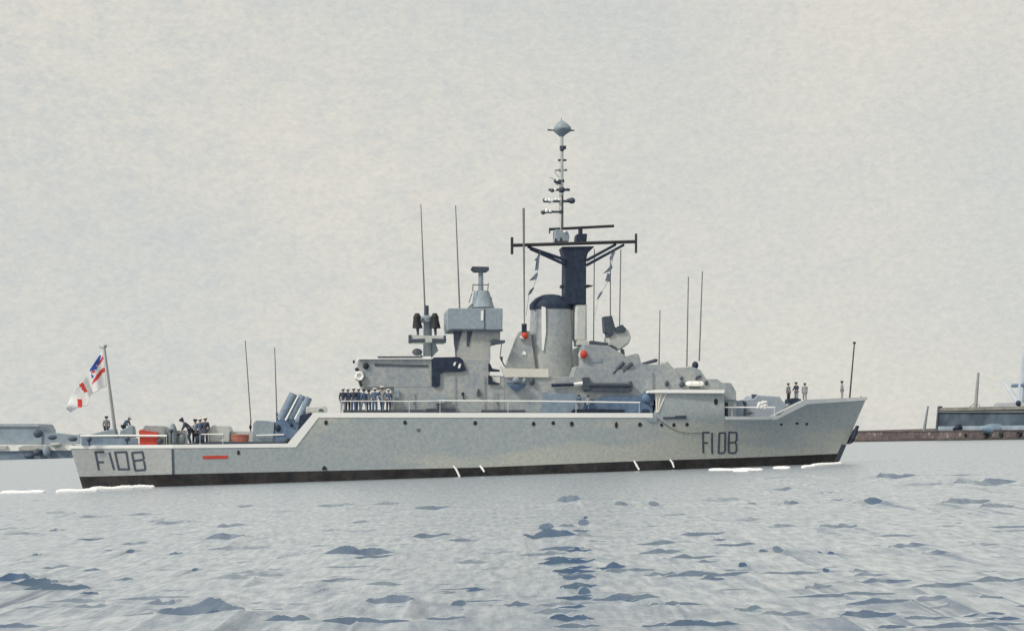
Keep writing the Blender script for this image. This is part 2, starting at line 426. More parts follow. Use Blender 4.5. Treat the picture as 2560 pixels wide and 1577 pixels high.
def wavelets(mb):
    """every ripple is a real little crest on the water: a gently or steeply sloped front, a long back"""
    for w in '1400,1760,490,425,1.25 1480,1900,655,590,1.4 1580,1890,712,660,1.3 1660,1860,566,520,1.25 1630,1900,765,705,1.1 1640,1900,815,768,1.3 1600,1890,892,845,1.3 1560,1880,1040,982,1.35 1520,1820,618,578,1.2 1720,1850,424,388,1.1 1600,1860,950,905,1.1'.split():  # steep dark ripples grouped to draw the mast's broken reflection
        x0, x1, yb, yt, dk = map(float, w.split(','))
        crest((800 + x0 / 2.728, 800 + x1 / 2.728, 1180 + yb / 2.728, 1180 + yt / 2.728, dk), mb)
    for txt, ox, oy in ((STROKES_A, 0, 1200), (STROKES_B, 800, 1180), (STROKES_C, 1660, 1100)):
        for w in txt.split():
            x0, x1, yb, yt, dk = map(float, w.split(','))
            if x0 <= 0 and ox == 0: x0 = -120
            if x1 >= 2455 and ox > 1000: x1 = 2560
            k = 1 / 2.728
            X0, X1, YB, YT = ox + x0 * k, ox + x1 * k, oy + yb * k, oy + yt * k
            crest((X0, X1, YB, YT, dk), mb)
    rs = random.Random(21)
    for _ in range(190):                                   # the small chop between the larger ripples
        y = 1215 + 375 * rs.random() ** .8
        x = rs.uniform(-20, 2580)
        L = rs.uniform(14, 42) * (.5 + (y - 1150) / 260)
        h = rs.uniform(2.2, 4.6) * (.6 + (y - 1150) / 380)
        crest((x, x + L, y, y - h, rs.choice((.3, .4, .45, .55))), mb)
def crest(q, mb):
    X0, X1, YB, YT, dk = q
    d = G((X0 + X1) / 2, lerp(YB, YT, .3)).y
    z0 = CAM0.z + ray((X0 + X1) / 2, YB).z * d          # the drawn lower edge stands this far above or below the calm level
    tilt = R(3.5 + 24 * max(0, dk - 0.2) ** 1.25 + 28 * max(0, dk - 0.95))
    graz = EYE / d
    stub = (X1 - X0) < 2.3 * (YB - YT)
    H = (YB - YT) * (0.9 if stub else 0.80)
    n = max(8, min(30, int((X1 - X0) / 5)))
    rnd = [random.uniform(-1, 1) for _ in range(n + 1)]
    peak = random.uniform(0.32, 0.68)
    mid_ = random.uniform(0.26, 0.44)
    sk = random.uniform(-0.10, 0.14) * H
    c1 = [random.uniform(.38, 1.05) for _ in range(7)]
    c2 = [random.uniform(-1, 1) for _ in range(6)]
    ctrl = lambda c, t: pw([(j / (len(c) - 1), v) for j, v in enumerate(c)], t)
    apron, front, back = [], [], []
    for i in range(n + 1):
        t = i / n
        if stub: e = math.sqrt(max(0.0, 1 - (2 * t - 1) ** 2))
        else:
            u = (t / peak) if t < peak else ((1 - t) / (1 - peak))
            e = math.sin(max(0, u) * math.pi / 2) ** 0.75
        px = lerp(X0, X1, t)
        edge = 1 if 0 < i < n else 0
        irr = 1.0 if stub else ctrl(c1, t)
        th = max(0.25, H * e * irr * (1 + 0.07 * rnd[i] * edge))
        bot = H * mid_ * (1 - e) + sk * (t - .5) * 2 + abs(sk) + .2
        if not stub: bot += H * .16 * (1 + ctrl(c2, t)) * edge
        u_, c_ = FPX / d, ray(px, YB).x * d
        zb = max(0.004, bot / u_)
        a = (th / u_) / (1 + graz / math.tan(tilt))
        w = a / math.tan(tilt)
        B = Vector((c_, d, zb)); T = Vector((c_, d + w, zb + a))
        apron.append([Vector((c_, d - 36 * zb - .2, -0.006)), B])
        front.append([B, T])
        back.append([T, Vector((c_, d + w + 9 * (a + zb) + .4, -0.02))])
    for side, idx in ((-1, 0), (1, n)):                  # the swell under the ripple runs out sideways to the calm level
        B, T = front[idx]
        ext = 20 * B.z + .2
        st = []
        for f in (.35, .7, 1.0):
            z = lerp(B.z, -0.008, f * f * (3 - 2 * f))
            st.append((Vector((B.x + side * ext * f, B.y, z)), Vector((B.x + side * ext * f, lerp(apron[idx][0].y, B.y, f * .9), -0.008)), Vector((B.x + side * ext * f, lerp(back[idx][1].y, B.y + .1, f * .9), -0.02))))
        if side < 0: st.reverse()
        new_a = [[q[1], q[0]] for q in st]; new_b = [[q[0], q[2]] for q in st]
        if side < 0: apron, back = new_a + apron, new_b + back
        else: apron, back = apron + new_a, back + new_b
    for L in (apron, front, back):
        mb.add([v for r in L for v in r], [[i * 2, i * 2 + 2, i * 2 + 3, i * 2 + 1] for i in range(len(L) - 1)])
wm = MB()
N = 24
xs = [-4000, -1500, -600, -250, -100, 0, 100, 250, 600, 1500, 4000]
ys = [-60, 5, 40, 90, 180, 400, 900, 2000, 6000]
wm.add([(x, y, 0) for y in ys for x in xs], [[j * 11 + i, j * 11 + i + 1, (j + 1) * 11 + i + 1, (j + 1) * 11 + i] for j in range(len(ys) - 1) for i in range(10)])
wavelets(wm)
wme = bpy.data.meshes.new('water')
wme.from_pydata([tuple(v) for v in wm.v], [], wm.f)
wme.materials.append(WATER)
bm = bmesh.new(); bm.from_mesh(wme)
for f in bm.faces:
    f.normal_update()
    if f.normal.z < 0: f.normal_flip()
    f.smooth = True
bm.to_mesh(wme); bm.free()
water = bpy.data.objects.new('water', wme)
COL.objects.link(water)
tag(water, 'pale grey-blue harbour water with dark blue ripples', None, kind='structure')

# ------------------------------------------------------------------ the frigate: hull
ship = thing('frigate', 'grey naval frigate with black boot topping, tall mast and number F108 on hull', 'warship')
TOP = [(175, 1114), (722, 1109), (786, 1032), (1631, 1033), (1640, 1033), (1662, 976), (1811, 976), (1811.8, 1041), (1930, 1041), (2010, 1000), (2167, 993)]
BOTL = [(175, 1222), (207, 1221), (431, 1212.5), (560, 1208.5), (800, 1202), (1200, 1190), (1540, 1178), (1778, 1172), (2098, 1154), (2167, 1151)]
BOOTL = [(175, 1191), (192, 1191), (431, 1185), (560, 1182), (1200, 1168), (1540, 1154), (2090, 1136), (2167, 1133)]
BT = [(175, 2.0), (431, 4.55), (700, 4.85), (1500, 4.9), (1700, 4.75), (1811, 4.5), (1940, 3.7), (2060, 2.2), (2130, 0.95), (2167, 0.14)]
BW = [(175, 1.7), (431, 4.2), (700, 4.7), (1400, 4.7), (1600, 4.2), (1800, 3.1), (1950, 1.7), (2060, 0.65), (2167, 0.10)]
def tpar(px, py):
    b, t = pw(BOTL, px), pw(TOP, px)
    b0, t0 = b, pw([(175, 1114), (722, 1100), (786, 1036), (1940, 1036), (2010, 1000), (2167, 993)], px)
    return (b0 - py) / (b0 - t0)
def half(c, t): return lerp(pw(BW, c), pw(BT, c), max(0, min(1.0, t)) ** pw([(1700, 1.2), (1900, 2.2), (2000, 3.0)], c))
def shift(c, t):
    t = max(-0.2, min(1, t))
    return 32 * (1 - t) * max(0, 1 - (c - 175) / 256) - 69 * (1 - t) * max(0, (c - 1850) / 317)
def unshift(px, py):
    c = px
    for _ in range(12): c = px - shift(c, tpar(c, py))
    return c
def side_y(px, py):
    c = unshift(px, py)
    return -half(c, tpar(c, py))
def hull_pt(c, py):
    t = tpar(c, py)
    y = -half(c, t)
    return P(c + shift(c, t), py, y)
COLS = sorted(set([175 + i * 32 for i in range(9)] + [431] + list(range(470, 1900, 40)) + [722, 786, 1631, 1640, 1662, 1811, 1811.8, 1930] + list(range(1950, 2160, 16)) + [2010, 2150, 2160, 2167]))
def hull_rows(cols, lo, hi, nrow, mb, deck=False, cap=True, endcap=False):
    S_, T_ = [], []
    for c in cols:
        S_.append([hull_pt(c, lerp(lo(c), hi(c), r / nrow)) for r in range(nrow + 1)])
    n = nrow + 1
    vs = [v for q in S_ for v in q]
    k = len(vs)
    vs += [Vector((v.x, -v.y, v.z)) for v in vs]
    fs = []
    for i in range(len(cols) - 1):
        for r in range(nrow):
            a, b, c_, d = i * n + r, (i + 1) * n + r, (i + 1) * n + r + 1, i * n + r + 1
            fs += [[a, b, c_, d], [k + d, k + c_, k + b, k + a]]
        if deck:
            a, b = i * n + nrow, (i + 1) * n + nrow
            fs.append([a, b, k + b, k + a])
    for idx, on in ((0, cap), (len(cols) - 1, endcap)):
        if on:
            for r in range(nrow):
                a = idx * n + r
                fs.append([a, a + 1, k + a + 1, k + a])
    mb.add(vs, fs)
after = [c for c in COLS if c <= 431]
fore = [c for c in COLS if c >= 431]
m = MB(); hull_rows(fore, lambda c: pw(BOOTL, c), lambda c: pw(TOP, c), 9, m, deck=True, cap=False, endcap=True)
hull = m.build('hull', HULL, ship)
m = MB(); hull_rows(after, lambda c: pw(BOOTL, c), lambda c: pw(TOP, c), 6, m, deck=True)
tag(m.build('stern_plating', STERN, hull), None, None)['label'] = 'pale grey stern plating carrying the number F108'
m = MB(); hull_rows(COLS, lambda c: pw(BOTL, c) + 30, lambda c: pw(BOOTL, c), 4, m, endcap=True)
m.build('boot_topping', BOOT, hull)
def on_hull(mb, pts, out=0.03, back=0.10, mi=0):         # a flat mark lying on the hull side, pixels
    f = []
    b = []
    for px, py in pts:
        y = side_y(px, py)
        p = P(px, py, y - out)
        f.append(p); b.append(Vector((p.x, p.y + back, p.z)))
    mb.prism(f, b, mi)
def stroke(mb, a, b, w, out=0.03):
    dx, dy = b[0] - a[0], b[1] - a[1]
    L = math.hypot(dx, dy); nx, ny = -dy / L * w / 2, dx / L * w / 2
    seg = max(1, int(L / 40))
    for i in range(seg):
        p = (lerp(a[0], b[0], i / seg), lerp(a[1], b[1], i / seg)); q = (lerp(a[0], b[0], (i + 1) / seg), lerp(a[1], b[1], (i + 1) / seg))
        on_hull(mb, [(p[0] + nx, p[1] + ny), (q[0] + nx, q[1] + ny), (q[0] - nx, q[1] - ny), (p[0] - nx, p[1] - ny)], out)
def ribbon(mb, up, lo, out=0.05):
    def samp(t):
        x = [p[0] for p in up]
        return x
    n = len(up)
    for i in range(n - 1):
        seg = max(1, int(abs(up[i + 1][0] - up[i][0]) / 40))
        for k in range(seg):
            t0, t1 = k / seg, (k + 1) / seg
            q = lambda L, t: (lerp(L[i][0], L[i + 1][0], t), lerp(L[i][1], L[i + 1][1], t))
            on_hull(mb, [q(lo, t0), q(lo, t1), q(up, t1), q(up, t0)], out, 0.25)
m = MB(); ribbon(m, [(173, 1113), (560, 1110), (719, 1108), (784, 1031), (1632, 1032)], [(174, 1121), (560, 1119), (740, 1117.5), (796, 1043.5), (1632, 1043.5)])
m.build('white_gunwale', WHITE, hull)
m = MB(); ribbon(m, [(1813, 1040.5), (1930, 1040.5), (2010, 999), (2169, 992)], [(1813, 1048.5), (1941, 1048.5), (2019, 1010), (2167, 1000)])
m.build('white_gunwale', WHITE, hull)
# the number, twice
def digits(mb, w, segs):
    for a, b in segs: stroke(mb, a, b, w)
k1 = lambda x, y: (x / 3.436, 820 + y / 3.436)
m = MB(); digits(m, 5.2, [(k1(*a), k1(*b)) for a, b in [((817, 1058), (850, 1218)), ((810, 1064), (892, 1064)), ((835, 1150), (890, 1150)), ((938, 1066), (980, 1216)),
    ((988, 1066), (1020, 1214)), ((980, 1066), (1088, 1062)), ((1085, 1062), (1108, 1214)), ((1012, 1210), (1112, 1212)),
    ((1133, 1070), (1162, 1222)), ((1130, 1070), (1228, 1062)), ((1222, 1062), (1236, 1125)), ((1145, 1140), (1236, 1128)), ((1236, 1140), (1248, 1215)), ((1160, 1222), (1250, 1215))]])
m.build('pennant_number', DARK, hull)
k6 = lambda x, y: (1540 + x / 3.78, 820 + y / 3.78)
m = MB(); digits(m, 4.8, [(k6(*a), k6(*b)) for a, b in [((822, 980), (826, 1182)), ((818, 986), (884, 986)), ((826, 1085), (870, 1083)), ((908, 988), (910, 1188)),
    ((978, 988), (970, 1182)), ((972, 990), (1038, 990)), ((1034, 990), (1032, 1160)), ((968, 1180), (1018, 1180)), ((1018, 1180), (1034, 1156)),
    ((1068, 982), (1066, 1176)), ((1064, 984), (1140, 986)), ((1142, 984), (1141, 1060)), ((1141, 1056), (1126, 1080)), ((1068, 1082), (1128, 1080)), ((1126, 1080), (1142, 1104)), ((1140, 1100), (1140, 1162)), ((1064, 1178), (1126, 1180)), ((1126, 1180), (1140, 1156))]])
m.build('pennant_number', DARK, hull)
m = MB(); stroke(m, (507, 1143), (570, 1142), 8)
m.build('red_draught_mark', RED, hull)
m = MB(); stroke(m, (431, 1122), (433, 1186), 5, 0.04)  # dark line painting in the shading at the stern corner
m.build('corner_strip', DARK, hull)  # painted shading at the stern corner, not a fitted strip
def disc(px, py, hw, hh, out=0.05):
    mb = MB()
    on_hull(mb, [(px + hw * math.cos(a * math.pi / 6), py + hh * math.sin(a * math.pi / 6)) for a in range(12)], out, 0.12)
    return mb
for px, py, hw, hh in [(596, 1131, 3.6, 6), (815, 1056, 4.5, 6), (1012.6, 1056, 4.6, 5), (1188, 1057, 4.4, 5.6), (1334, 1059, 4.6, 5.4), (1383, 1057, 4.4, 5),
        (1429.5, 1059, 4.8, 6.4), (1541, 1062, 3.8, 8), (1600, 1061, 4.8, 5.6), (1654, 1062, 4, 4.4), (1685, 1062, 4.2, 5), (1718, 1061, 4.4, 4.6),
        (1953.5, 1061, 3.6, 2.8), (1993, 1058, 4, 3), (2017, 1059.5, 3.4, 3.2), (1790, 1004, 4.8, 8)]:
    o = disc(px, py, hw, hh).build('porthole', BLACK, hull)
m = MB(); on_hull(m, [(805, 1174), (817, 1174), (816, 1168), (811, 1163.5), (806, 1168)], .08, .2); m.build('discharge_cover', BLACK, hull)
m = MB(); on_hull(m, [(1042, 1071), (1051, 1071), (1051, 1079), (1042, 1079)], .02, .1); m.build('discharge_cover', ROPE, hull)
m = MB(); on_hull(m, [(1658, 1047), (1716, 1047), (1716, 1038), (1690, 1039), (1686, 1042), (1658, 1042)], .08, .2); m.build('hull_vent', DARK, hull)
m = MB(); on_hull(m, [(1616, 1044), (1645, 1044), (1640, 1053), (1627, 1056), (1619, 1052)], .10, .3); m.build('sponson', BLUEG, hull)
# anchor on the stem
m = MB()
m.ptube((2132, 1098), (2142, 1068), -0.55, 9, 8)
m.pball(2143, 1067, 5, 4, -0.55)
m.poly([(2121, 1106), (2140, 1078), (2146, 1070), (2144, 1084), (2130, 1104), (2124, 1110)], -0.75, 0.5)
m.build('anchor', NAVY, hull)
# dark paint of the stem
m = MB()
on_hull(m, [(2086, 1152), (2099, 1152), (2116, 1112), (2104, 1110)], .03, .2)
m.build('stem_plate', DARK, hull)
# ------------------------------------------------------------------ bridge wing roof and bracket
m = MB(); m.poly([(1615, 981.5), (1811, 982.5), (1812, 974), (1640, 973.5), (1615, 976)], -5.05, -3.9)
wing = m.build('wing_roof', WHITE, ship)
m = MB()
for a, b in (((1640, 984), (1642, 1031)), ((1652, 984), (1643.5, 1031)), ((1665, 984), (1645, 1031))): m.ptube(a, b, -4.75, 3.2, n=6)
m.build('bracket_strut', CANVAS, wing)
m = MB(); m.poly([(1638, 983), (1664, 983), (1646, 1031), (1640, 1031)], -4.68, -4.6)
m.build('sky_gap_plate', CANVAS, wing)  # cream plate filling the open bracket in the tone of the sky
m = MB(); L = [(1640, 1042), (1652, 1052), (1666, 1062), (1682, 1072), (1698, 1078), (1722, 1082), (1757, 1081)]
m.path([P(x, y, side_y(x, y) - .05) for x, y in L], .035, 6); m.build('hanging_rope', ROPE, hull)
# ------------------------------------------------------------------ guard rails
def rail(pts, y, w, posts, py0, name='guard_rail'):
    mb = MB()
    for (a, b) in zip(pts, pts[1:]): mb.ptube(a, b, y, w, n=6)
    for px in posts:
        yy = pw(pts, px)
        mb.ptube((px, yy), (px, py0), y, 0.9, n=5)
    return mb.build(name, WHITE, ship)
rail([(852, 1002.5), (968, 1002.5), (1024, 1003), (1098, 1001.5)], -4.75, 2.4, [853, 1023], 1033)
rail([(1098, 1001.5), (1352, 1002.5), (1600, 1006)], -4.75, 3.6, [1100, 1270, 1440, 1598], 1033)
rail([(1812, 1017.5), (1938, 1018.5)], -4.2, 3.4, [1830, 1936], 1042)
rail([(201, 1089.5), (300, 1088.5), (417, 1089)], -3.3, 5, [202, 416], 1113)
rail([(503, 1085), (558, 1085)], -4.6, 3, [500, 557], 1112)
# ------------------------------------------------------------------ after deckhouse (hangar)
yf, yb = -3.55, 3.55
m = MB(); m.poly([(905, 968), (1079, 968), (1079, 897), (905, 898), (892, 903), (891, 925), (897, 955)], yf, yb)
hangar = m.build('hangar', HOUSE, ship, bevel=.06)
m = MB(); m.poly([(978, 1031), (1262, 1031), (1262, 940), (1225, 938), (1225, 897), (1060, 898), (1060, 967), (978, 967)], yf + .02, yb - .02)
house = m.build('deckhouse', HOUSE, ship, bevel=.05)
m = MB(); m.poly([(892, 898), (1078, 897.5), (1078, 890.5), (892, 891.5)], yf - .25, yb)
m.build('roof_edge', WHITE, hangar)
m = MB(); m.poly([(944, 893.5), (1055, 893), (1055, 890), (944, 890.5)], yf - .32, yf - .2); m.build('roof_trim', BROWN, hangar)
m = MB(); m.poly([(936, 914), (1071, 917), (1071, 912), (936, 909)], yf - .08, yf + .1); m.build('pipe_run', DARK, hangar)
for px, py, w, h in ((884.5, 904, 3, 4.5), (892, 923, 5, 4.5), (915, 914.5, 7.5, 8.5)):
    m = MB(); m.pball(px, py, w, h, yf - .05, .2); m.build('deck_lamp', BLACK, hangar)
m = MB(); m.ptube((899, 953), (904, 966), yf - .2, 6); m.build('lifebuoy_bracket', BLACK, hangar)
m = MB(); m.rect(986, 976, 998, 995, yf - .25, yf + .1); m.poly([(985, 981), (989, 974), (996, 976), (999, 982)], yf - .27, yf + .1); m.build('vest_locker', BLUEG, house)
m = MB(); m.rect(979, 1000, 984, 1013, yf - .2, yf + .1); m.build('fire_bottle', BLUEG, house)
# navy slab painting in the dark of an open trunk
m = MB(); m.poly([(1079, 965), (1079, 897), (1084, 893), (1148, 892), (1157, 899), (1160, 910), (1166, 926), (1150, 929), (1108, 930), (1100, 936), (1100, 964), (1090, 968)], yf - .2, yf + .3)
recess = m.build('dark_recess_slab', NAVY, house)
m = MB(); m.poly([(1132, 914), (1137, 914), (1141, 905), (1136, 905)], yf - .26, yf); m.poly([(1144, 920), (1150, 920), (1153, 909), (1148, 909)], yf - .26, yf); m.build('white_label', WHITE, recess)
for x0, x1 in ((1024, 1038), (1232, 1246)):
    m = MB(); m.rect(x0, 983, x1, 1026, yf - .06, yf + .1); o = m.build('door', MATS['house door'] if 'house door' in MATS else mat('house door', (0.34, 0.365, 0.37), (0.26, 0.29, 0.32)), house)
    m = MB(); m.rect(x1 - 4, 1003, x1 - 2, 1009, yf - .12, yf - .04); m.build('handle', DARK, o)
for px in (1136, 1210):
    m = MB(); m.ptube((px, 938), (px, 1029), yf - .1, 2.2, n=6); m.build('drain_pipe', BLUEG, house)
# winch on deck
m = MB(); m.poly([(1083, 992), (1091, 987), (1100, 989), (1119, 992), (1119, 999), (1110, 1008), (1090, 1008)], -4.3, -3.7)
winch = m.build('torpedo_winch', BLUEG, ship, bevel=.04)
m = MB(); m.ptube((1096, 1007), (1096, 1022), -4.0, 9, 8); m.rect(1066, 1021, 1139, 1031, -4.3, -3.6); m.build('winch_base', DARK, winch)
m = MB(); m.rect(858, 1024, 1066, 1031, -4.45, -4.3); m.build('deck_edge_bar', DARK, ship)
m = MB(); m.rect(1203, 1024.5, 1314, 1030, -4.4, -4.2); m.build('stowed_gangway', DARK, ship)
m = MB(); m.pball(1157, 984, 3.5, 4.5, yf - .08, .15); m.ptube((1157, 987), (1160, 998), yf - .08, 2.4); m.build('deck_lamp', BLACK, house)
m = MB(); m.poly([(1192, 986), (1194, 976), (1196, 970), (1199, 976), (1203, 986), (1199, 991), (1192, 990)], yf - .25, yf); m.build('cowl_vent', DARK, house)
# ------------------------------------------------------------------ small after mast with twin searchlights
m = MB(); m.ptube((1069, 895), (1069, 800), 0, 23, 21, n=12)
m.plathe([(1066, 806, 17), (1066, 795, 16), (1066, 789, 10)], 0, 14)
amast = m.build('after_mast', BLUEG, ship)
m = MB(); m.ptube((1066, 791), (1066, 764), 0, 12, 12, n=10); m.build('mast_head', DARK, amast)
for cx, f in ((1043, -1), (1087, 1)):
    m = MB(); m.plathe([(cx, 783, 5), (cx, 792, 10), (cx + f, 800, 9), (cx + 1, 820, 13 if f < 0 else 14), (cx + 1, 821, 6)], -0.9, 12)
    o = m.build('searchlight', BLACK, amast)
    m = MB(); m.ptube((cx + 1, 820), (cx + 2, 838), -0.9, 8, 6); m.build('searchlight_post', DARK, o)
m = MB(); m.poly([(1022, 839), (1025, 837), (1113, 840), (1115, 855), (1024, 855)], -1.5, 1.5)
plat = m.build('platform', PALE, amast)
m = MB(); m.poly([(1022, 848), (1062, 846), (1062, 856), (1022, 857)], -1.56, -1.4); m.poly([(1080, 846), (1116, 847), (1115, 857), (1080, 856)], -1.56, -1.4)
m.rect(1021, 837, 1029, 858, -1.58, -1.4); m.rect(1109, 838, 1115, 857, -1.58, -1.4); m.build('platform_edge', DARK, plat)
m = MB(); m.pball(1043, 880, 13, 9, -0.9, .5); m.ptube((1050, 886), (1060, 893), -0.9, 3, y2=-.3); m.build('aerial_dome', DARK, amast)
m = MB(); m.poly([(1080, 892), (1096, 876), (1089, 858), (1080, 857)], -.25, .25); m.build('mast_bracket', BLUEG, amast)
# whip aerials
def whip(a, b, y, w0, w1, base=True, name='whip_aerial'):
    mb = MB(); mb.ptube(b, a, y, w0, w1, n=6)
    o = mb.build(name, ROPE if w0 < 5 else BROWN, ship)
    return o
for a, b, y, w0, w1 in [((1052, 511), (1062, 766), 0, 4.2, 2.2), ((1139, 514), (1149, 770), -1.2, 4.2, 2.4), ((1309, 521), (1311, 812), -1.8, 3, 6.2),
        ((1486, 622), (1484, 853), 1.5, 2.6, 2.4), ((1526, 640), (1526, 792), 1.0, 2.6, 2.4), ((1552, 624), (1549, 815), 1.0, 3, 2.6),
        ((1650, 776), (1647.5, 913), -1.5, 3.2, 2.4), ((1721, 692), (1717, 916), -2, 3.4, 2.6), ((1756, 678), (1748, 902), -2, 3.6, 2.6),
        ((613, 851), (627, 1050), -1.5, 3.2, 2.2), ((686.6, 868), (692, 1036), -1.5, 3.4, 2.2)]:
    whip(a, b, y, w0, w1)
m = MB(); m.pball(626, 1067, 3.6, 5.5, -1.5, .2); m.ptube((627, 1050), (626, 1112), -1.5, 3); m.build('aerial_base', BLACK, ship)
m = MB(); m.ptube((692, 1032), (693, 1050), -1.5, 5); m.build('aerial_base', DARK, ship)
# ------------------------------------------------------------------ main mast tower
m = MB()
def ring(pts, y0, y1): pass
q = lambda px, py, y: P(px, py, y)
tw_top = [q(1136, 826, -1.7), q(1251, 826, -1.7), q(1251, 826, 1.7), q(1150, 826, 1.7)]
tw_bot = [q(1148, 900, -1.9), q(1226, 900, -1.9), q(1226, 900, 1.9), q(1158, 900, 1.9)]
for L in (tw_top, tw_bot):
    z = L[0].z
    L[2] = Vector((L[1].x, L[2].y, z)); L[3] = Vector((L[0].x + .25, L[3].y, z)); L[1].z = z
m.poly([(1146, 900), (1226, 900), (1226, 862), (1250, 856), (1251, 826), (1134, 826)], -1.8, 1.6)
tower = m.build('main_mast', HOUSE, ship, bevel=.04)
m = MB(); m.poly([(1133, 827), (1156, 827), (1149, 850), (1140, 884), (1135, 860)], -1.86, -1.6); m.build('office_shadow', DARK, tower)  # dark stripe painting the shadow that falls under the radar office
m = MB(); m.poly([(1168, 827), (1182, 827), (1172, 866), (1166, 866)], -1.86, -1.6); m.build('office_shadow', DARK, tower)  # second stripe of the same painted shadow
m = MB(); m.poly([(1112, 826), (1256, 827), (1257, 772), (1252, 770), (1112, 770), (1109, 774), (1109, 816)], -2.3, 2.3)
office = m.build('radar_office', BLUEG, tower, bevel=.08)
m = MB(); m.rect(1210, 772, 1213, 826, -2.34, -2.2); m.poly([(1116, 827), (1257, 828), (1257, 823), (1130, 822)], -2.36, -2.2); m.build('corner_strip', DARK, office)
m = MB(); m.poly([(1202, 801), (1208, 801), (1209, 777), (1203, 777)], -2.35, -2.2); m.build('office_highlight', WHITE, office)  # white highlight painted on the office wall, not a lamp
m = MB(); m.plathe([(1206, 770, 31), (1206, 757, 26), (1205, 744, 23), (1204, 732, 20), (1204, 728, 18)], 0, 16, .9)
m.poly([(1164, 771), (1180, 758), (1180, 771)], -.6, .6); m.poly([(1228, 771), (1236, 771), (1231, 752), (1226, 742)], -.6, .6)
rad = m.build('radar_pedestal', BLUEG, tower)
m = MB(); m.ptube((1202, 729), (1202, 677), 0, 14, 12); m.build('radar_post', BLUEG, rad)
m = MB(); m.poly([(1186, 679), (1217, 679), (1223, 675), (1222, 667), (1181, 666), (1176, 672)], -.5, .5); m.build('radar_aerial', DARK, rad)
m = MB()
for a, b in (((1182, 712), (1221, 712)), ((1182, 712), (1182, 729)), ((1221, 708), (1219, 728)), ((1180, 733), (1172, 757))): m.ptube(a, b, -.9, 2.6, n=5)
m.build('radar_rail', ROPE, rad)
m = MB(); m.poly([(1223, 851), (1232, 848), (1250, 850), (1263, 850), (1263, 856), (1248, 859), (1226, 859)], -2.4, -1.2); m.build('lookout_shelf', DARK, tower)
m = MB(); m.ptube((1254, 858), (1250, 893), -1.5, 2.2); m.ptube((1250, 893), (1262, 916), -1.5, 3); m.rect(1252, 891, 1257, 902, -1.6, -1.3); m.build('ladder', DARK, tower)
m = MB(); m.poly([(1219, 908), (1226, 910), (1231, 921), (1249, 924), (1250, 928), (1222, 928)], -3.8, -3.0); m.build('boat_davit', NAVY, house)
m = MB(); m.poly([(1219, 938), (1229, 940), (1232, 953), (1249, 958), (1246, 961), (1219, 960)], -3.8, -3.0); m.build('boat_davit', NAVY, house)
m = MB(); m.poly([(1230, 957), (1250, 957), (1250, 942), (1231, 942)], -3.58, -3.4); m.build('stand_in_panel', CANVAS, house)  # cream panel in the tone of sky showing through the opening
# ------------------------------------------------------------------ forward house, boat deck
m = MB(); m.poly([(1238, 1031), (1632, 1031), (1632, 930), (1440, 915), (1432, 941), (1238, 943)], -3.5, 3.5)
fhouse = m.build('forward_house', HOUSE, ship, bevel=.04)
m = MB(); m.poly([(1262, 942), (1371, 943), (1371, 922), (1262, 920), (1250, 915)], -3.7, -3.3); m.build('canvas_dodger', CANVAS, fhouse)
# ------------------------------------------------------------------ funnel
m = MB()
prof = [(1352, 955, 92), (1350, 925, 90), (1362, 880, 72), (1371, 830, 60), (1374, 790, 56), (1377, 764, 53)]
m.plathe([(1378, 952, 56), (1376, 860, 55), (1378, 812, 53), (1379, 766, 51.5)], 0, 28, .62)
funnel = m.build('funnel', HOUSE, ship)
m = MB(); m.poly([(1262, 922), (1263, 913), (1266, 904), (1276, 882), (1288, 848), (1296, 830), (1308, 825), (1326, 828), (1340, 922)], -1.5, -1.2); m.poly([(1280, 922), (1283, 885), (1300, 830), (1310, 826), (1326, 828), (1340, 922)], -1.2, .9)
m.build('funnel_casing', HOUSE, funnel, bevel=.08)
m = MB(); m.plathe([(1378, 774, 54), (1378, 763, 54), (1378, 757, 50), (1377, 746, 38), (1377, 738, 22), (1378, 736, 8)], 0, 28, .62); m.poly([(1326, 772), (1326, 757), (1350, 743), (1358, 748), (1352, 770)], -1.0, 1.0)
m.build('funnel_cap', NAVY, funnel)
m = MB(); m.poly([(1356, 876), (1359, 876), (1365, 830), (1364, 768), (1354, 766), (1354, 830)], -1.62, -1.4); m.build('funnel_highlight', WHITE, funnel)  # white strip painting a highlight down the funnel side
m = MB(); m.rect(1304, 809, 1317, 830, -1.7, -1.3); m.build('lamp_housing', NAVY, funnel)
m = MB(); m.pball(1312, 839, 8.5, 9, -1.75, .35); m.build('red_lamp', RED, funnel)
m = MB(); m.pball(1307, 844, 8, 6.5, -1.65, .3); m.build('lamp_bowl', PALE, funnel)
m = MB(); m.poly([(1304, 886), (1316, 887), (1314, 880), (1310, 876), (1308, 882)], -1.58, -1.4); m.build('white_plate', WHITE, funnel)
# ------------------------------------------------------------------ foremast
m = MB(); m.rect(1430, 756, 1468, 852, -1.1, .9)
fmast = m.build('foremast', PALE, ship, bevel=.25)
m = MB(); m.poly([(1411, 762), (1466, 762), (1466, 650), (1470, 632), (1488, 615), (1396, 616), (1408, 630), (1412, 655)], -1.2, .9)
tube_ = m.build('mast_tower', NAVY, fmast, bevel=.15)
m = MB(); m.ptube((1279, 613.5), (1591, 604), -1.35, 8.5, 8.5, n=8)
yard = m.build('yardarm', BROWN, fmast)
m = MB(); m.rect(1276.5, 593, 1283.5, 635, -1.5, -1.2); m.build('yard_end', BROWN, fmast)
m = MB(); m.rect(1587, 584, 1593, 632, -1.5, -1.2); m.build('yard_end', BROWN, fmast)
for a, b in (((1319, 617), (1413, 650)), ((1325, 622), (1413, 661)), ((1540, 611), (1466, 651)), ((1560, 612), (1466, 663))):
    m = MB(); m.ptube(a, b, -1.2, 6.5, 8, n=6); m.build('strut', NAVY, fmast)
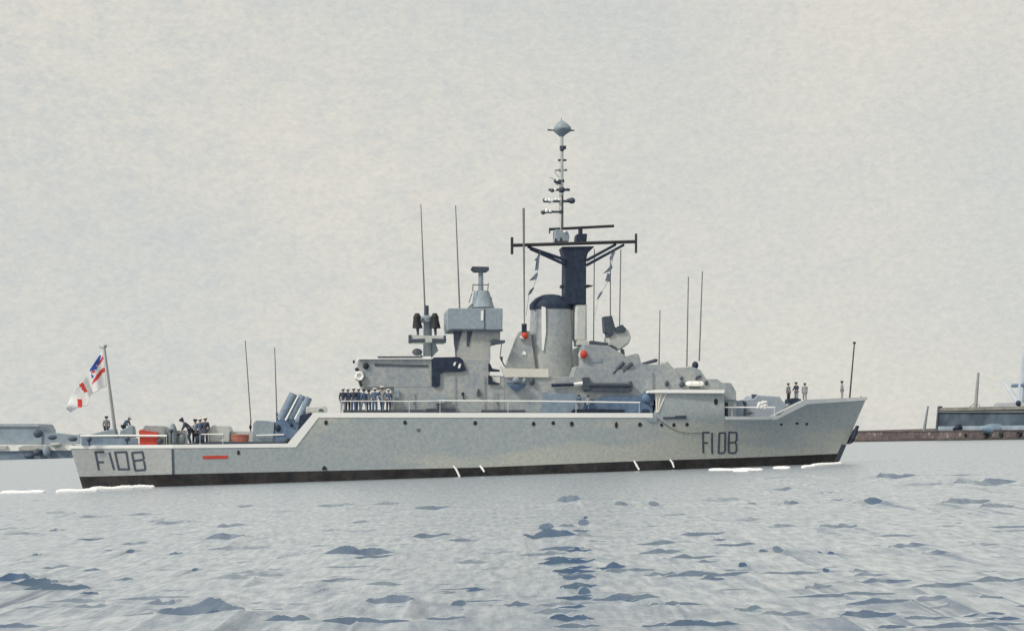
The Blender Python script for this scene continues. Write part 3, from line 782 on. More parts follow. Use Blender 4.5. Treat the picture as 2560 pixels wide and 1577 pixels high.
m = MB(); m.poly([(1399, 712), (1413, 711), (1413, 719), (1399, 718)], -.6, .4); m.build('spreader', BROWN, fmast)
m = MB(); m.poly([(1464, 711), (1484, 714), (1464, 718)], -.6, .4); m.build('spreader', BROWN, fmast)
m = MB(); m.poly([(1440, 607), (1466, 607), (1468, 586), (1466, 584), (1437, 585), (1436, 588)], -.7, .7); m.ptube((1451, 586), (1451, 571), 0, 11)
ped = m.build('radar_pedestal', NAVY, fmast)
m = MB(); m.ptube((1373, 573.5), (1535, 565), -.1, 7, 7, n=8); m.rect(1372, 570, 1376, 582, -.3, .2); m.build('radar_bar', BROWN, ped)
m = MB(); m.poly([(1382, 604), (1422, 604), (1424, 590), (1420, 578), (1404, 574), (1382, 573)], -.8, .8)
box = m.build('equipment_cabin', BLUEG, fmast, bevel=.1)
m = MB(); m.pball(1412, 579, 3.6, 4, -.85, .1); m.build('white_lamp', WHITE, box)
for fx, fy in ((1389, 601), (1402, 599)):
    m = MB(); m.rect(fx - 2, fy - 5, fx + 2, fy + 5, -.9, -.7); m.build('cabin_foot', BLACK, box)
m = MB(); m.ptube((1403, 604), (1404, 338), 0, 13, 9, n=10)
pole = m.build('topmast', PALE, fmast)
m = MB(); m.ptube((1404.5, 585), (1406, 487), -.32, 4, 3, n=6); m.build('cable_run', BROWN, pole)
m = MB(); m.plathe([(1404, 343, 4), (1404, 337, 10), (1405, 330, 19), (1406, 325, 22), (1406, 320, 21.5), (1405, 312, 16), (1404, 306, 9), (1404, 302.5, 3)], 0, 20); m.ptube((1404, 303), (1403, 295), 0, 2)
head = m.build('mast_head_aerial', BLUEG, pole)
for a, b in (((1369, 325), (1386, 326.5)), ((1425, 327), (1436, 326))):
    m = MB(); m.ptube(a, b, -.2, 4, 3, n=6); m.build('aerial_arm', DARK, head)
k5 = lambda x, y: (1260 + x / 3.779, 280 + y / 3.779)
def mast_yard(x0, x1, y, w, lumps, whites):
    mb = MB(); a, b = k5(x0, y), k5(x1, y)
    mb.ptube(a, b, -.1, w, w, n=6)
    for lx, ly, r in lumps:
        c = k5(lx, ly); mb.pball(c[0], c[1], r, r * .85, -.15)
    o = mb.build('mast_yard', BLUEG if w < 4 else DARK, pole)
    for lx, ly, r in whites:
        mb = MB(); c = k5(lx, ly); mb.pball(c[0], c[1], r, r * 1.1, -.45, .12); mb.build('white_insulator', WHITE, o)
mast_yard(528, 585, 336, 9, [(548, 355, 6)], [])
mast_yard(510, 590, 456, 5, [], [])
mast_yard(480, 598, 552, 3.4, [(520, 548, 3.5), (580, 548, 4)], [])
mast_yard(472, 568, 652, 8, [(495, 655, 6.5), (520, 665, 6)], [(504, 644, 3)])
mast_yard(422, 622, 736, 6, [(455, 745, 5), (545, 736, 9), (600, 732, 4)], [(485, 734, 3.2)])
mast_yard(372, 668, 844, 6, [(392, 835, 7), (430, 838, 7), (640, 838, 9), (610, 838, 6)], [(398, 830, 4), (430, 832, 4.5), (452, 838, 4), (490, 825, 3.4), (522, 830, 2.6)])
mast_yard(348, 556, 944, 5.5, [(370, 950, 6), (400, 938, 7), (438, 942, 6), (540, 944, 6)], [(402, 932, 4.6), (438, 936, 3.8)])
for a, b in (((432, 620), (470, 632)), ((478, 565), (520, 618)), ((478, 660), (510, 695))):
    m = MB(); m.ptube(k5(*a), k5(*b), 0, 2.6, n=5); m.build('aerial_arm', PALE, pole)
# ------------------------------------------------------------------ bridge
m = MB(); m.poly([(1430, 1000), (1841, 1000), (1840, 978), (1828, 957), (1805, 956), (1794, 947), (1766, 947), (1751, 924), (1730, 916), (1684, 920), (1668, 902), (1662, 908), (1648, 912), (1604, 909), (1597, 885), (1590, 883), (1566, 890), (1545, 878), (1520, 864), (1470, 861), (1432, 861)], -3.3, 3.3)
bridge = m.build('bridge', HOUSE, ship, bevel=.05)
m = MB(); m.poly([(1640, 1042), (1841, 1042), (1841, 998), (1640, 998)], -3.1, 3.1); m.build('bridge_base', HOUSE, bridge)
for pts in ([(1470, 872), (1519, 874), (1521, 857), (1472, 851)], [(1520, 876), (1544, 881), (1542, 868), (1530, 862), (1522, 862)], [(1551, 888), (1562, 888), (1561, 875), (1556, 871), (1551, 875)],
            [(1603, 912), (1643, 905), (1645, 899), (1640, 896), (1605, 905)]):
    m = MB(); m.poly(pts, -3.0, -1.8); m.build('equipment_locker', DARK, bridge)
m = MB(); m.rect(1434, 850, 1470, 862, -1.5, 1.0); m.build('mast_foot', PALE, bridge)
m = MB(); m.pball(1457, 888, 11.5, 12, -3.35, .3); o = m.build('lamp_ring', PALE, bridge)
m = MB(); m.pball(1459, 886, 9.5, 11, -3.5, .35); m.build('red_lamp', RED, bridge)
m = MB(); m.poly([(1470, 906), (1505, 905), (1505, 896), (1470, 897)], -3.37, -3.2); m.build('name_board', BLUEG, bridge)
for a, b in (((1532, 934), (1559, 906)), ((1557, 930), (1580, 908))):
    m = MB(); m.ptube(a, b, -3.32, 10, 10, n=8); m.build('raked_pipe', DARK, bridge)
m = MB(); m.pball(1738, 913, 8, 10, -3.0, .4); m.build('signal_lamp', NAVY, bridge)
for px, py, w, h in ((1667.5, 959, 5.5, 7.5), (1704, 946, 4.5, 5), (1705, 961, 7, 7), (1766, 957, 5, 6)):
    m = MB(); m.pball(px, py, w, h, -3.35, .2); m.build('bridge_window', DARK, bridge)
m = MB(); m.poly([(1737, 948), (1741, 941), (1752, 937), (1755, 941), (1750, 946), (1741, 950)], -3.4, -3.2); m.build('bridge_window', DARK, bridge)
# gun director
m = MB(); m.poly([(1512, 874), (1548, 876), (1572, 860), (1579, 844), (1572, 824), (1555, 812), (1536, 822), (1520, 840), (1510, 858)], -1.2, 1.2)
dirr = m.build('gun_director', PALE, ship, bevel=.2)
m = MB(); m.poly([(1512, 830), (1533, 838), (1538, 818), (1530, 789), (1504, 791)], -1.4, -.2); m.poly([(1514, 842), (1528, 842), (1530, 832), (1516, 830)], -1.35, -.2); m.build('director_dish', DARK, dirr)
m = MB(); m.poly([(1534, 828), (1540, 832), (1562, 831), (1566, 822), (1556, 811), (1540, 818)], -1.4, -.4); m.build('director_sight', DARK, dirr)
# torpedo tubes / gun on the boat deck
m = MB()
for dy, dz in ((-.0, 962), (.45, 962), (.2, 971)): m.ptube((1462, dz), (1578, dz + 1), -3.9 + dy, 11, 11, n=10)
m.rect(1455, 943, 1474, 974, -4.1, -3.4); m.poly([(1460, 978), (1575, 979), (1575, 968), (1458, 966)], -4.0, -3.4); m.poly([(1574, 976), (1582, 972), (1581, 955), (1577, 952), (1573, 958)], -4.05, -3.4)
tt = m.build('torpedo_tubes', DARK, ship)
m = MB(); m.ptube((1379, 963), (1434, 961), -3.8, 8, 8, n=8); m.build('gun_barrel', NAVY, tt)
m = MB(); m.ptube((1434, 960), (1456, 958), -3.8, 6, 10, n=8); m.build('white_sleeve', WHITE, tt)
# blue panels painting in the shade of the open gallery along the waist
m = MB(); m.poly([(1354, 1031), (1470, 1031), (1470, 992), (1448, 988), (1434, 983), (1426, 981), (1415, 984), (1400, 983), (1386, 987), (1370, 983), (1364, 979), (1356, 981)], -3.72, -3.52); m.build('stand_in_panel', SHADE_BLUE, fhouse)
m = MB(); m.poly([(1460, 1031), (1630, 1031), (1633, 1005), (1630, 985), (1612, 979), (1600, 990), (1560, 989), (1510, 991), (1490, 998), (1460, 996)], -3.76, -3.52); m.build('stand_in_panel', BLUE, fhouse)
m = MB(); m.poly([(1427, 1031), (1562, 1032), (1562, 1024), (1500, 1022), (1432, 1023)], -4.3, -4.0); m.build('stowed_boom', NAVY, fhouse)
m = MB(); m.pball(1614, 1028, 10, 6, -4.2, .4); m.build('rope_reel', NAVY, fhouse)
m = MB(); m.pball(1618, 995, 14, 12, -3.9, .3); m.poly([(1616, 984), (1638, 984), (1634, 992), (1634, 1012), (1626, 1014)], -3.95, -3.7); m.build('canvas_bundle', BLUE, fhouse)
# ------------------------------------------------------------------ forward gun turret
m = MB(); m.poly([(1836, 1043), (1962, 1043), (1966, 1008), (1957, 1002), (1950, 991), (1893, 987), (1888, 995), (1853, 1001), (1838, 1006)], -2.2, 2.2)
tur = m.build('gun_turret', mat('turret grey', (0.36, 0.39, 0.44), (0.28, 0.33, 0.40)), ship, bevel=.12)
m = MB(); m.poly([(1879, 999), (1893, 996), (1893, 986), (1882, 985), (1879, 990)], -2.0, -1.4); m.build('gun_sight', DARK, tur)
m = MB(); m.poly([(1819, 1041), (1858, 1041), (1860, 1016), (1856, 1003), (1842, 1001), (1836, 1004), (1820, 1004)], -2.5, -2.3); m.build('stand_in_panel', SHADE_BLUE, tur)  # blue sheet painting in the shaded breakwater beside the turret
m = MB(); m.rect(1812, 1005, 1820, 1042, -3.3, -3.0); m.poly([(1818, 1022), (1821, 1018), (1821, 1010), (1812, 1006)], -3.32, -3.0); m.build('breakwater_post', NAVY, bridge)
m = MB(); m.pball(1872, 1032, 8, 3.5, -2.6, .2); m.ptube((1866, 1034), (1886, 1031), -2.6, 2); m.build('turret_step', DARK, tur)
m = MB(); m.poly([(1960, 1009), (2000, 1007), (2004, 998), (1990, 994), (1972, 997)], -1.6, -.4); m.ptube((1985, 1004), (1985, 1040), -1.0, 14, 16); m.build('capstan', NAVY, ship)
# jackstaff and ensign staff
m = MB(); m.ptube((2124, 997), (2136, 858), 0, 4, 3, n=6); m.pball(2136, 857, 4, 3, 0); m.build('jackstaff', BROWN, ship)
m = MB(); m.ptube((2140, 998), (2156, 994), 0, 2.4, n=5); m.ptube((2150, 999), (2153, 990), 0, 2.4, n=5); m.build('bow_fairlead', BROWN, ship)
m = MB(); m.ptube((292, 1112), (261, 868), -1.0, 9, 5, n=8); m.pball(263, 865, 5, 4, -1.0); m.ptube((247, 866), (258, 871), -1.0, 2, 3, n=5)
m.build('ensign_staff', mat('staff grey', (0.33, 0.34, 0.34)), ship)
# ------------------------------------------------------------------ quarterdeck fittings
m = MB(); m.poly([(204, 1113), (345, 1113), (345, 1095), (205, 1094)], -2.6, -2.2); m.build('stern_shading', SHADE_BLUE, ship)  # blue-grey sheet painting the shading inside the stern bulwark
m = MB(); m.poly([(198, 1094), (300, 1094), (295, 1080), (286, 1071), (262, 1076), (222, 1086), (196, 1084)], -1.8, .2); m.build('sonar_winch', BLUEG, ship, bevel=.06)
m = MB(); m.poly([(298, 1094), (342, 1094), (340, 1079), (333, 1066), (324, 1061), (318, 1068), (300, 1076)], -1.5, .2); m.build('cable_drum', BLUEG, ship, bevel=.1)
for px, py, r in ((223, 1098, 7), (318, 1097, 7), (400, 1103, 8), (428, 1077, 6)):
    m = MB(); m.pball(px, py, r, r * .9, -3.3, .3); m.ptube((px, py), (px, 1113), -3.2, 4); m.build('deck_bollard', DARK, ship)
m = MB(); m.poly([(356, 1113), (424, 1113), (424, 1070), (412, 1068), (406, 1064), (362, 1063), (356, 1072)], -2.6, 1.5)
m.build('after_locker', HOUSE, ship, bevel=.06)
m = MB(); m.plathe([(434, 1113, 8), (434, 1090, 9), (433, 1074, 9.5), (432, 1064, 7), (432, 1059, 4)], -2.4, 14); m.build('mushroom_vent', BLUEG, ship)
m = MB(); m.poly([(424, 1113), (470, 1113), (468, 1075), (440, 1076), (424, 1080)], -2.2, 1); m.build('after_locker', HOUSE, ship)
m = MB(); m.ptube((440, 1086), (461, 1087), -2.4, 3.4); m.build('locker_handle', BLACK, ship)
m = MB(); m.rect(424, 1106, 446, 1113, -4.0, -3.4); m.build('fairlead', DARK, ship)
m = MB(); m.poly([(521, 1112), (574, 1112), (574, 1083), (583, 1075), (580, 1067), (572, 1064), (534, 1062), (521, 1071)], -3.0, 1.0)
gc = m.build('covered_gun', PALE, ship, bevel=.08)
m = MB(); m.poly([(545, 1095), (551, 1089), (559, 1087), (558, 1093), (552, 1096)], -3.05, -2.9); m.build('cover_flap', BLUEG, gc)
m = MB(); m.poly([(576, 1112), (640, 1112), (640, 1078), (578, 1078)], -1.8, 1); m.build('after_locker', PALE, ship)
m = MB(); m.rect(480, 1103.5, 728, 1110, -3.9, -3.8); m.build('deck_edge_bar', DARK, ship)
m = MB(); m.ptube((489, 1098), (510, 1098), -3.7, 19, 19, n=14, y2=-3.6); m.build('cable_reel', NAVY, ship)
m = MB(); m.pball(455, 1098, 9, 13, -2.6, .3, lump=.08); m.build('canvas_heap', BLUEG, ship)
# three-barrelled mortar
m = MB(); m.poly([(631, 1110), (688, 1110), (690, 1054), (668, 1051), (640, 1050), (632, 1058)], -2.4, 1.6)
mort = m.build('mortar_mount', BLUEG, ship, bevel=.08)
m = MB(); m.poly([(684, 1110), (752, 1110), (756, 1046), (724, 1040), (690, 1050)], -2.6, 1.2); m.build('mortar_cradle', BLUE, mort)
for a, b, y, w in (((703, 1048), (735, 985), -1.9, 24), ((726, 1048), (758, 990), -2.3, 22), ((745, 1056), (772, 994), -2.7, 18)):
    m = MB(); m.ptube(a, b, y, w, w, n=14); o = m.build('barrel', mat('mortar blue', (0.235, 0.30, 0.375), (0.155, 0.21, 0.29)), mort)
    m = MB(); A, B = P(a[0], a[1], y), P(b[0], b[1], y); d = (B - A).normalized(); m.tube(B, B + d * .03, w / 2 / 22 * .8, w / 2 / 22 * .8, 14); m.build('muzzle', DARK, o)
for a, b in (((714, 1050), (745, 990)), ((737, 1048), (766, 992))):
    m = MB(); m.ptube(a, b, -2.75, 5, 4, n=6); m.build('barrel_rib', WHITE, mort)
m = MB(); m.pball(695, 1070, 7, 9, -2.65, .2); m.build('mortar_wheel', NAVY, mort)
m = MB(); m.pball(728, 1062, 4.5, 5, -2.65, .2); m.build('mortar_wheel', NAVY, mort)
m = MB(); m.poly([(640, 1086), (710, 1084), (710, 1087), (640, 1089)], -2.7, -2.55); m.build('safety_rail', WHITE, mort)
m = MB(); m.poly([(744, 1080), (748, 1078), (786, 1036), (776, 1031), (750, 1038)], -4.3, -4.1); m.build('well_shadow', NAVY, ship)  # navy plate painting in the shadow on the recess wall
m = MB(); m.poly([(764, 1031), (818, 1031), (818, 1019), (812, 1013), (800, 1016), (766, 1016)], -3.6, -2.4)
arm = m.build('loading_davit', PALE, ship, bevel=.06)
m = MB(); m.poly([(796, 1027), (810, 1027), (806, 1022), (799, 1022)], -3.7, -3.5); m.build('davit_hook', DARK, arm)
m = MB(); m.pball(720, 1102, 7, 7, -4.2, .3); m.build('deck_bollard', BLACK, ship)
# ------------------------------------------------------------------ things on board
k_at = lambda p: (p - LC).length / FPX
# small blue boat on the wall of the forward house
base = P(1290, 977, -3.9)
m = MB()
secs = []
for px, top, bot, hw in ((1267, 956, 958, .05), (1273, 957, 966, .28), (1282, 958.5, 974, .42), (1292, 959, 977, .46), (1301, 959, 973, .40), (1306, 960, 968, .34), (1314, 961, 966, .26)):
    a, b = P(px, top, -3.95), P(px, bot, -3.95)
    secs.append([Vector((a.x, a.y + hw * sx, lerp(b.z, a.z, fz))) for sx, fz in ((-1, 1), (-.9, .5), (-.45, .1), (0, 0), (.45, .1), (.9, .5), (1, 1))])
vs = [v for q_ in secs for v in q_]
m.add(vs, [[i * 7 + j, (i + 1) * 7 + j, (i + 1) * 7 + (j + 1) % 7, i * 7 + (j + 1) % 7] for i in range(6) for j in range(7)] + [list(range(7)), [42 + j for j in range(7)][::-1]])
boat = thing('small_boat', 'small dark blue boat slung on the side of the forward house below the cream dodger', 'boat', base)
on_ship(m, 'hull', BLUE, base, parent=boat)
m = MB(); m.path([(q_[0] + q_[-1]) / 2 + Vector((0, -abs(q_[0].y - q_[-1].y) / 2, 0)) for q_ in secs], .035, 6); on_ship(m, 'gunwale', NAVY, base, parent=boat)
m = MB(); m.pball(1290, 950, 9.5, 8, -3.7, .22, lump=.08); m.build('canvas_cover', BLUEG, fhouse)
m = MB(); m.pball(1311, 951, 4.5, 6.5, -3.7, .2); m.build('fender', BLUEG, fhouse)
m = MB(); m.pball(1330, 953, 7, 10, -3.7, .22); m.build('fender', DARK, fhouse)
# life raft canister
base = P(1737, 966, -3.7)
lr = thing('life_raft_canister', 'white life raft canister lying on the side of the bridge', 'life raft', base)
m = MB(); A, B = P(1714, 959, -3.7), P(1760, 959, -3.7)
m.path([lerp(A, B, t) for t in (0, .06, .15, .5, .85, .94, 1)], [.08, .22, .29, .30, .29, .22, .08], 12); on_ship(m, 'shell', WHITE, base, parent=lr)
for t in (.3, .7):
    m = MB(); c = lerp(A, B, t); m.tube(c - Vector((.03, 0, 0)), c + Vector((.03, 0, 0)), .315, n=12); on_ship(m, 'strap', PALE, base, parent=lr)
m = MB(); m.rect(1722, 963, 1752, 968, -3.75, -3.25); on_ship(m, 'cradle', DARK, base, parent=lr)
# red locker and rust-red tub on the quarterdeck
base = P(371, 1113, -3.0)
rl = thing('red_locker', 'bright red locker standing at the stern rail', 'locker', base)
m = MB(); m.poly([(349, 1113), (395, 1113), (396, 1090), (349, 1090)], -3.1, -2.65); on_ship(m, 'box', RED, base, parent=rl)
m = MB(); m.poly([(348, 1089), (397, 1089), (395, 1080), (382, 1079), (366, 1077), (352, 1073), (347, 1077)], -3.14, -2.62); on_ship(m, 'lid', RED, base, parent=rl)
base = P(601, 1110, -3.4)
tb = thing('tub', 'rust-red tub standing beside the mortar', 'tub', base)
m = MB(); m.plathe([(601, 1110, 18), (601, 1104, 20), (601, 1092, 22), (601, 1088, 20)], -3.4, 18, .6); on_ship(m, 'shell', RUST, base, parent=tb)
m = MB(); m.plathe([(601, 1089, 23), (601, 1086, 22), (601, 1085, 10)], -3.4, 18, .6); on_ship(m, 'lid', RUST, base, parent=tb)
# lifebuoy at the hangar corner
base = P(900, 953, -3.75)
lb = thing('lifebuoy', 'white lifebuoy with a dark rope hung at the hangar corner', 'lifebuoy', base)
c = P(899, 940, -3.75)
m = MB(); m.path([c + Vector((math.cos(a * math.pi / 10) * .38, 0, math.sin(a * math.pi / 10) * .38)) for a in range(21)], .15, 8); on_ship(m, 'ring', WHITE, base, parent=lb)
m = MB(); m.tube(c + Vector((0, .02, 0)), c + Vector((0, .06, 0)), .3, n=16); on_ship(m, 'canvas_centre', WHITEC, base, parent=lb)
m = MB(); m.path([c + Vector((math.cos(a * math.pi / 10) * .52, -.06, math.sin(a * math.pi / 10) * .52)) for a in range(-8, 4)], .055, 6); on_ship(m, 'rope', BLACK, base, parent=lb)
# white bundle on the rail beside the turret
base = P(1904, 1022, -4.0)
m = MB()
for dx, dy, r in ((-9, 6, 5), (-4, -3, 7), (4, -6, 7), (9, 1, 6), (2, 4, 8), (-7, 1, 5), (11, -8, 4), (8, 7, 4)): m.pball(1904 + dx, 1013 + dy, r, r * .85, -4.15, .16, lump=.12)
on_ship(m, 'canvas_bundle', WHITEC, base, 'crumpled white canvas bundle tied to the rail beside the gun turret', 'bundle')

# white ensign hanging from the staff
def inside(p, poly):
    c = False
    for (x0, y0), (x1, y1) in zip(poly, poly[1:] + poly[:1]):
        if (y0 > p[1]) != (y1 > p[1]) and p[0] < (x1 - x0) * (p[1] - y0) / (y1 - y0) + x0: c = not c
    return c
K = lambda L: [(x / 3.436, 820 + y / 3.436) for x, y in L]
TOPC = K([(885, 192), (858, 228), (815, 290), (775, 352), (748, 410), (715, 445), (672, 495), (630, 548), (598, 615), (566, 692)])
BOTC = K([(918, 498), (868, 520), (820, 548), (785, 568), (770, 590), (762, 630), (748, 668), (715, 674), (660, 690), (606, 722)])
REDS = [K(L) for L in ([(905, 335), (918, 372), (880, 385), (840, 440), (788, 490), (800, 450), (830, 400), (870, 352)], [(678, 488), (712, 462), (752, 545), (728, 556)], [(666, 610), (706, 610), (706, 680), (666, 680)],
    [(885, 232), (890, 262), (862, 310), (835, 330), (830, 305), (866, 268)], [(780, 372), (815, 362), (822, 378), (784, 390)])]
BLUS = [K(L) for L in ([(850, 222), (872, 240), (852, 290), (818, 330), (808, 362), (772, 372), (766, 348), (812, 280)], [(815, 318), (838, 332), (832, 356), (800, 360)], [(782, 392), (804, 405), (806, 432), (784, 420)], [(842, 290), (856, 300), (845, 318), (832, 312)])]
NU, NV = 54, 44
m = MB(); vs = []
for i in range(NU + 1):
    u = i / NU * (len(TOPC) - 1); a = min(int(u), len(TOPC) - 2); f = u - a
    tp = (lerp(TOPC[a][0], TOPC[a + 1][0], f), lerp(TOPC[a][1], TOPC[a + 1][1], f))
    bp_ = (lerp(BOTC[a][0], BOTC[a + 1][0], f), lerp(BOTC[a][1], BOTC[a + 1][1], f))
    for j in range(NV + 1):
        v = j / NV
        px, py = lerp(tp[0], bp_[0], v), lerp(tp[1], bp_[1], v)
        vs.append(P(px, py, -1.0 + .22 * math.sin(i * .33 + j * .05) * min(1, i / 10)))
fs, mi = [], []
pc = lambda i, j: i * (NV + 1) + j
proj = {}
for i in range(NU):
    for j in range(NV):
        u = (i + .5) / NU * (len(TOPC) - 1); a = min(int(u), len(TOPC) - 2); f = u - a; v = (j + .5) / NV
        px = lerp(lerp(TOPC[a][0], TOPC[a + 1][0], f), lerp(BOTC[a][0], BOTC[a + 1][0], f), v)
        py = lerp(lerp(TOPC[a][1], TOPC[a + 1][1], f), lerp(BOTC[a][1], BOTC[a + 1][1], f), v)
        k = 0
        if any(inside((px, py), q_) for q_ in REDS): k = 1
        if any(inside((px, py), q_) for q_ in BLUS): k = 2
        fs.append([pc(i, j), pc(i + 1, j), pc(i + 1, j + 1), pc(i, j + 1)]); mi.append(k)
m.v, m.f, m.m = vs, fs, mi
base = P(264, 965, -1.0)
en = on_ship(m, 'ensign', [WHITEC, FLAGR, FLAGB], base, 'white naval ensign with red cross drooping from the stern staff', 'flag')
so = en.modifiers.new('thickness', 'SOLIDIFY'); so.thickness = .02
# signal hoists under the yardarm
def hoist(pts, flags, label):
    base = P(pts[0][0], pts[0][1], -1.35)
    t = thing('signal_hoist', label, 'signal flags', base, 'signal flag hoists under the yardarm')
    mb = MB(); mb.path([P(x, y, -1.35) for x, y in pts], .025, 5); on_ship(mb, 'halyard', ROPE, base, parent=t)
    for fl in flags:
        mb = MB(); n = len(fl)
        f = [P(x, y, -1.37 + .10 * math.sin(i * 1.7)) for i, (x, y) in enumerate(fl)]
        mb.prism(f, [v + Vector((0, .03, 0)) for v in f])
        on_ship(mb, 'signal_flag', mat('flag slate', (0.16, 0.19, 0.25), (0.10, 0.13, 0.19), scale=4), base, parent=t)
k4 = lambda L: [(1220 + x / 2.52, 480 + y / 2.52) for x, y in L]
hoist(k4([(330, 362), (325, 400), (318, 470), (308, 540), (285, 600), (258, 650), (240, 780)]),
      [k4(L) for L in ([(318, 388), (328, 392), (322, 440), (316, 490), (296, 496), (300, 460), (304, 435), (290, 430), (308, 412)], [(306, 506), (316, 520), (302, 552), (280, 556), (258, 558), (286, 530)], [(284, 600), (292, 604), (272, 640), (250, 652), (262, 620)])],
      'string of dark signal flags under the aft end of the yardarm')
hoist(k4([(800, 350), (790, 400), (775, 470), (765, 540), (735, 600), (700, 660), (672, 780)]),
      [k4(L) for L in ([(768, 372), (800, 362), (800, 385), (782, 432), (764, 420), (776, 395)], [(780, 455), (784, 480), (768, 500), (722, 516), (748, 490)], [(752, 512), (776, 516), (768, 566), (738, 560)], [(716, 624), (722, 632), (704, 664), (682, 682), (698, 645)])],
      'string of dark signal flags under the forward end of the yardarm')

# ------------------------------------------------------------------ people
def skinned(name, nodes, edges, root, sub=1):
    """nodes: name -> (position, radius)"""
    names = list(nodes)
    me = bpy.data.meshes.new(name)
    me.from_pydata([nodes[k][0] for k in names], [(names.index(a), names.index(b)) for a, b in edges], [])
    ob = bpy.data.objects.new(name, me)
    COL.objects.link(ob)
    ob.modifiers.new('skin', 'SKIN')
    for i, k in enumerate(names):
        r = nodes[k][1]
        me.skin_vertices[0].data[i].radius = (r, r) if not isinstance(r, tuple) else r
        me.skin_vertices[0].data[i].use_root = (k == root)
    sb = ob.modifiers.new('sub', 'SUBSURF'); sb.levels = sub; sb.render_levels = sub
    dg = bpy.context.evaluated_depsgraph_get()
    out = bpy.data.meshes.new_from_object(ob.evaluated_get(dg))
    out.name = name
    bpy.data.objects.remove(ob)
    out.polygons.foreach_set('use_smooth', [True] * len(out.polygons))
    return out
def figure(kind):
    """facing -Y, 1.72 m to the crown; returns meshes for body, jacket, trousers, shoes, cap, hair"""
    bend = {'stand': 0, 'rail': 4, 'stoop': 42, 'stride': 3}[kind]
    b = R(bend)
    def T(x, y, z):                                   # upper body bends about the hips
        dz = z - 0.95
        return (x, y * math.cos(b) - dz * math.sin(b), 0.95 + dz * math.cos(b) + y * math.sin(b))
    J = {'pelvis': ((0, 0, .95), .13), 'spine': (T(0, 0, 1.13), .12), 'chest': (T(0, .0, 1.34), .14), 'neck': (T(0, 0, 1.475), .052), 'jaw': (T(0, -.018, 1.555), .07), 'head': (T(0, .0, 1.625), .088), 'crown': (T(0, .005, 1.685), .062), 'nose': (T(0, -.105, 1.60), .018)}
    E = [('pelvis', 'spine'), ('spine', 'chest'), ('chest', 'neck'), ('neck', 'jaw'), ('jaw', 'head'), ('head', 'crown'), ('head', 'nose')]
    JJ, JE = {k: (J[k][0], J[k][1] + .02) for k in ('pelvis', 'spine', 'chest')}, [('pelvis', 'spine'), ('spine', 'chest')]
    JJ['hem'] = ((0, 0, .84), .15); JE.append(('pelvis', 'hem'))
    JJ['collar'] = (T(0, 0, 1.45), .075); JE.append(('chest', 'collar'))
    TJ, TE = {'pelvis': ((0, 0, .94), .145)}, []
    SJ, SE = [], []
    for s in (-1, 1):
        st = {'stride': .22 * s, 'stoop': .0}.get(kind, 0.0)
        kn = -.10 if kind == 'stoop' else -.02
        leg = {'hip': ((.095 * s, 0, .88), .085), 'knee': ((.11 * s, kn - st * .6, .49), .06), 'ankle': ((.115 * s, .02 - st, .09), .044)}
        prev = 'pelvis'
        for k, v in leg.items():
            J[k + str(s)] = v; E.append((prev, k + str(s)))
            TJ[k + str(s)] = (v[0], v[1] + .024); TE.append((prev, k + str(s))); prev = k + str(s)
        J['toe' + str(s)] = ((.125 * s, -.12 - st, .045), .036); E.append((prev, 'toe' + str(s)))
        SJ.append(((.115 * s, .05 - st, .055), (.128 * s, -.17 - st, .045)))
        if kind == 'stand': arm = [(.185, 0, 1.41), (.235, .03, 1.13), (.225, -.05, .89)]
        elif kind == 'stride': arm = [(.185, 0, 1.41), (.235, .06 * s, 1.13), (.225, -.10 * s - .03, .90)]
        elif kind == 'rail': arm = [(.185, 0, 1.41), (.26, -.02, 1.16), (.22, -.26, 1.05)]
        else: arm = [(.185, 0, 1.41), (.22, -.20, 1.28), (.19, -.42, 1.22)]
        pts = [Vector(T(x * s, y, z)) for x, y, z in arm]
        rad = [.062, .046, .032]
        prev = 'chest'
        for k, p, r in zip(('shoulder', 'elbow', 'wrist'), pts, rad):
            J[k + str(s)] = (tuple(p), r); E.append((prev, k + str(s)))
            JJ[k + str(s)] = (tuple(p if k != 'wrist' else lerp(pts[1], p, .94)), r + .02); JE.append((prev, k + str(s))); prev = k + str(s)
        d = (pts[2] - pts[1]).normalized()
        palm = pts[2] + d * .085
        J['palm' + str(s)] = (tuple(palm), (.042, .022)); E.append((prev, 'palm' + str(s)))
        side = Vector((0, -1, 0)) if kind in ('stand', 'stride') else Vector((-s, 0, 0))
        side = (side - d * side.dot(d)).normalized()
        nrm = d.cross(side)
        for fi, (off, ln) in enumerate(((.030, .078), (.010, .090), (-.010, .084), (-.028, .064))):
            f0 = palm + side * off + d * .012; f1 = f0 + d * ln * .55; f2 = f1 + (d * .8 + nrm * (-.5 * s)).normalized() * ln * .5
            for q_, pp, r in (('a', f0, .010), ('b', f1, .009), ('c', f2, .007)):
                J['f%d%s%d' % (fi, q_, s)] = (tuple(pp), r)
            E += [('palm' + str(s), 'f%da%d' % (fi, s)), ('f%da%d' % (fi, s), 'f%db%d' % (fi, s)), ('f%db%d' % (fi, s), 'f%dc%d' % (fi, s))]
        t0 = pts[2] + d * .03 + side * .03; t1 = t0 + (side * .7 + d * .7).normalized() * .045
        J['ta%d' % s] = (tuple(t0), .012); J['tb%d' % s] = (tuple(t1), .009)
        E += [('wrist' + str(s), 'ta%d' % s), ('ta%d' % s, 'tb%d' % s)]
    body = skinned('person', J, E, 'pelvis')
    jacket = skinned('jacket', JJ, JE, 'pelvis')
    trousers = skinned('trousers', TJ, TE, 'pelvis')
    mb = MB()
    for a, c in SJ:
        a, c = Vector(a), Vector(c)
        mb.path([a + Vector((0, .04, 0)), a, lerp(a, c, .55), c, c + Vector((0, -.03, -.005))], [.03, .052, .055, .046, .02], 10)
    shoes = mb.mesh('shoes', BLACKL)
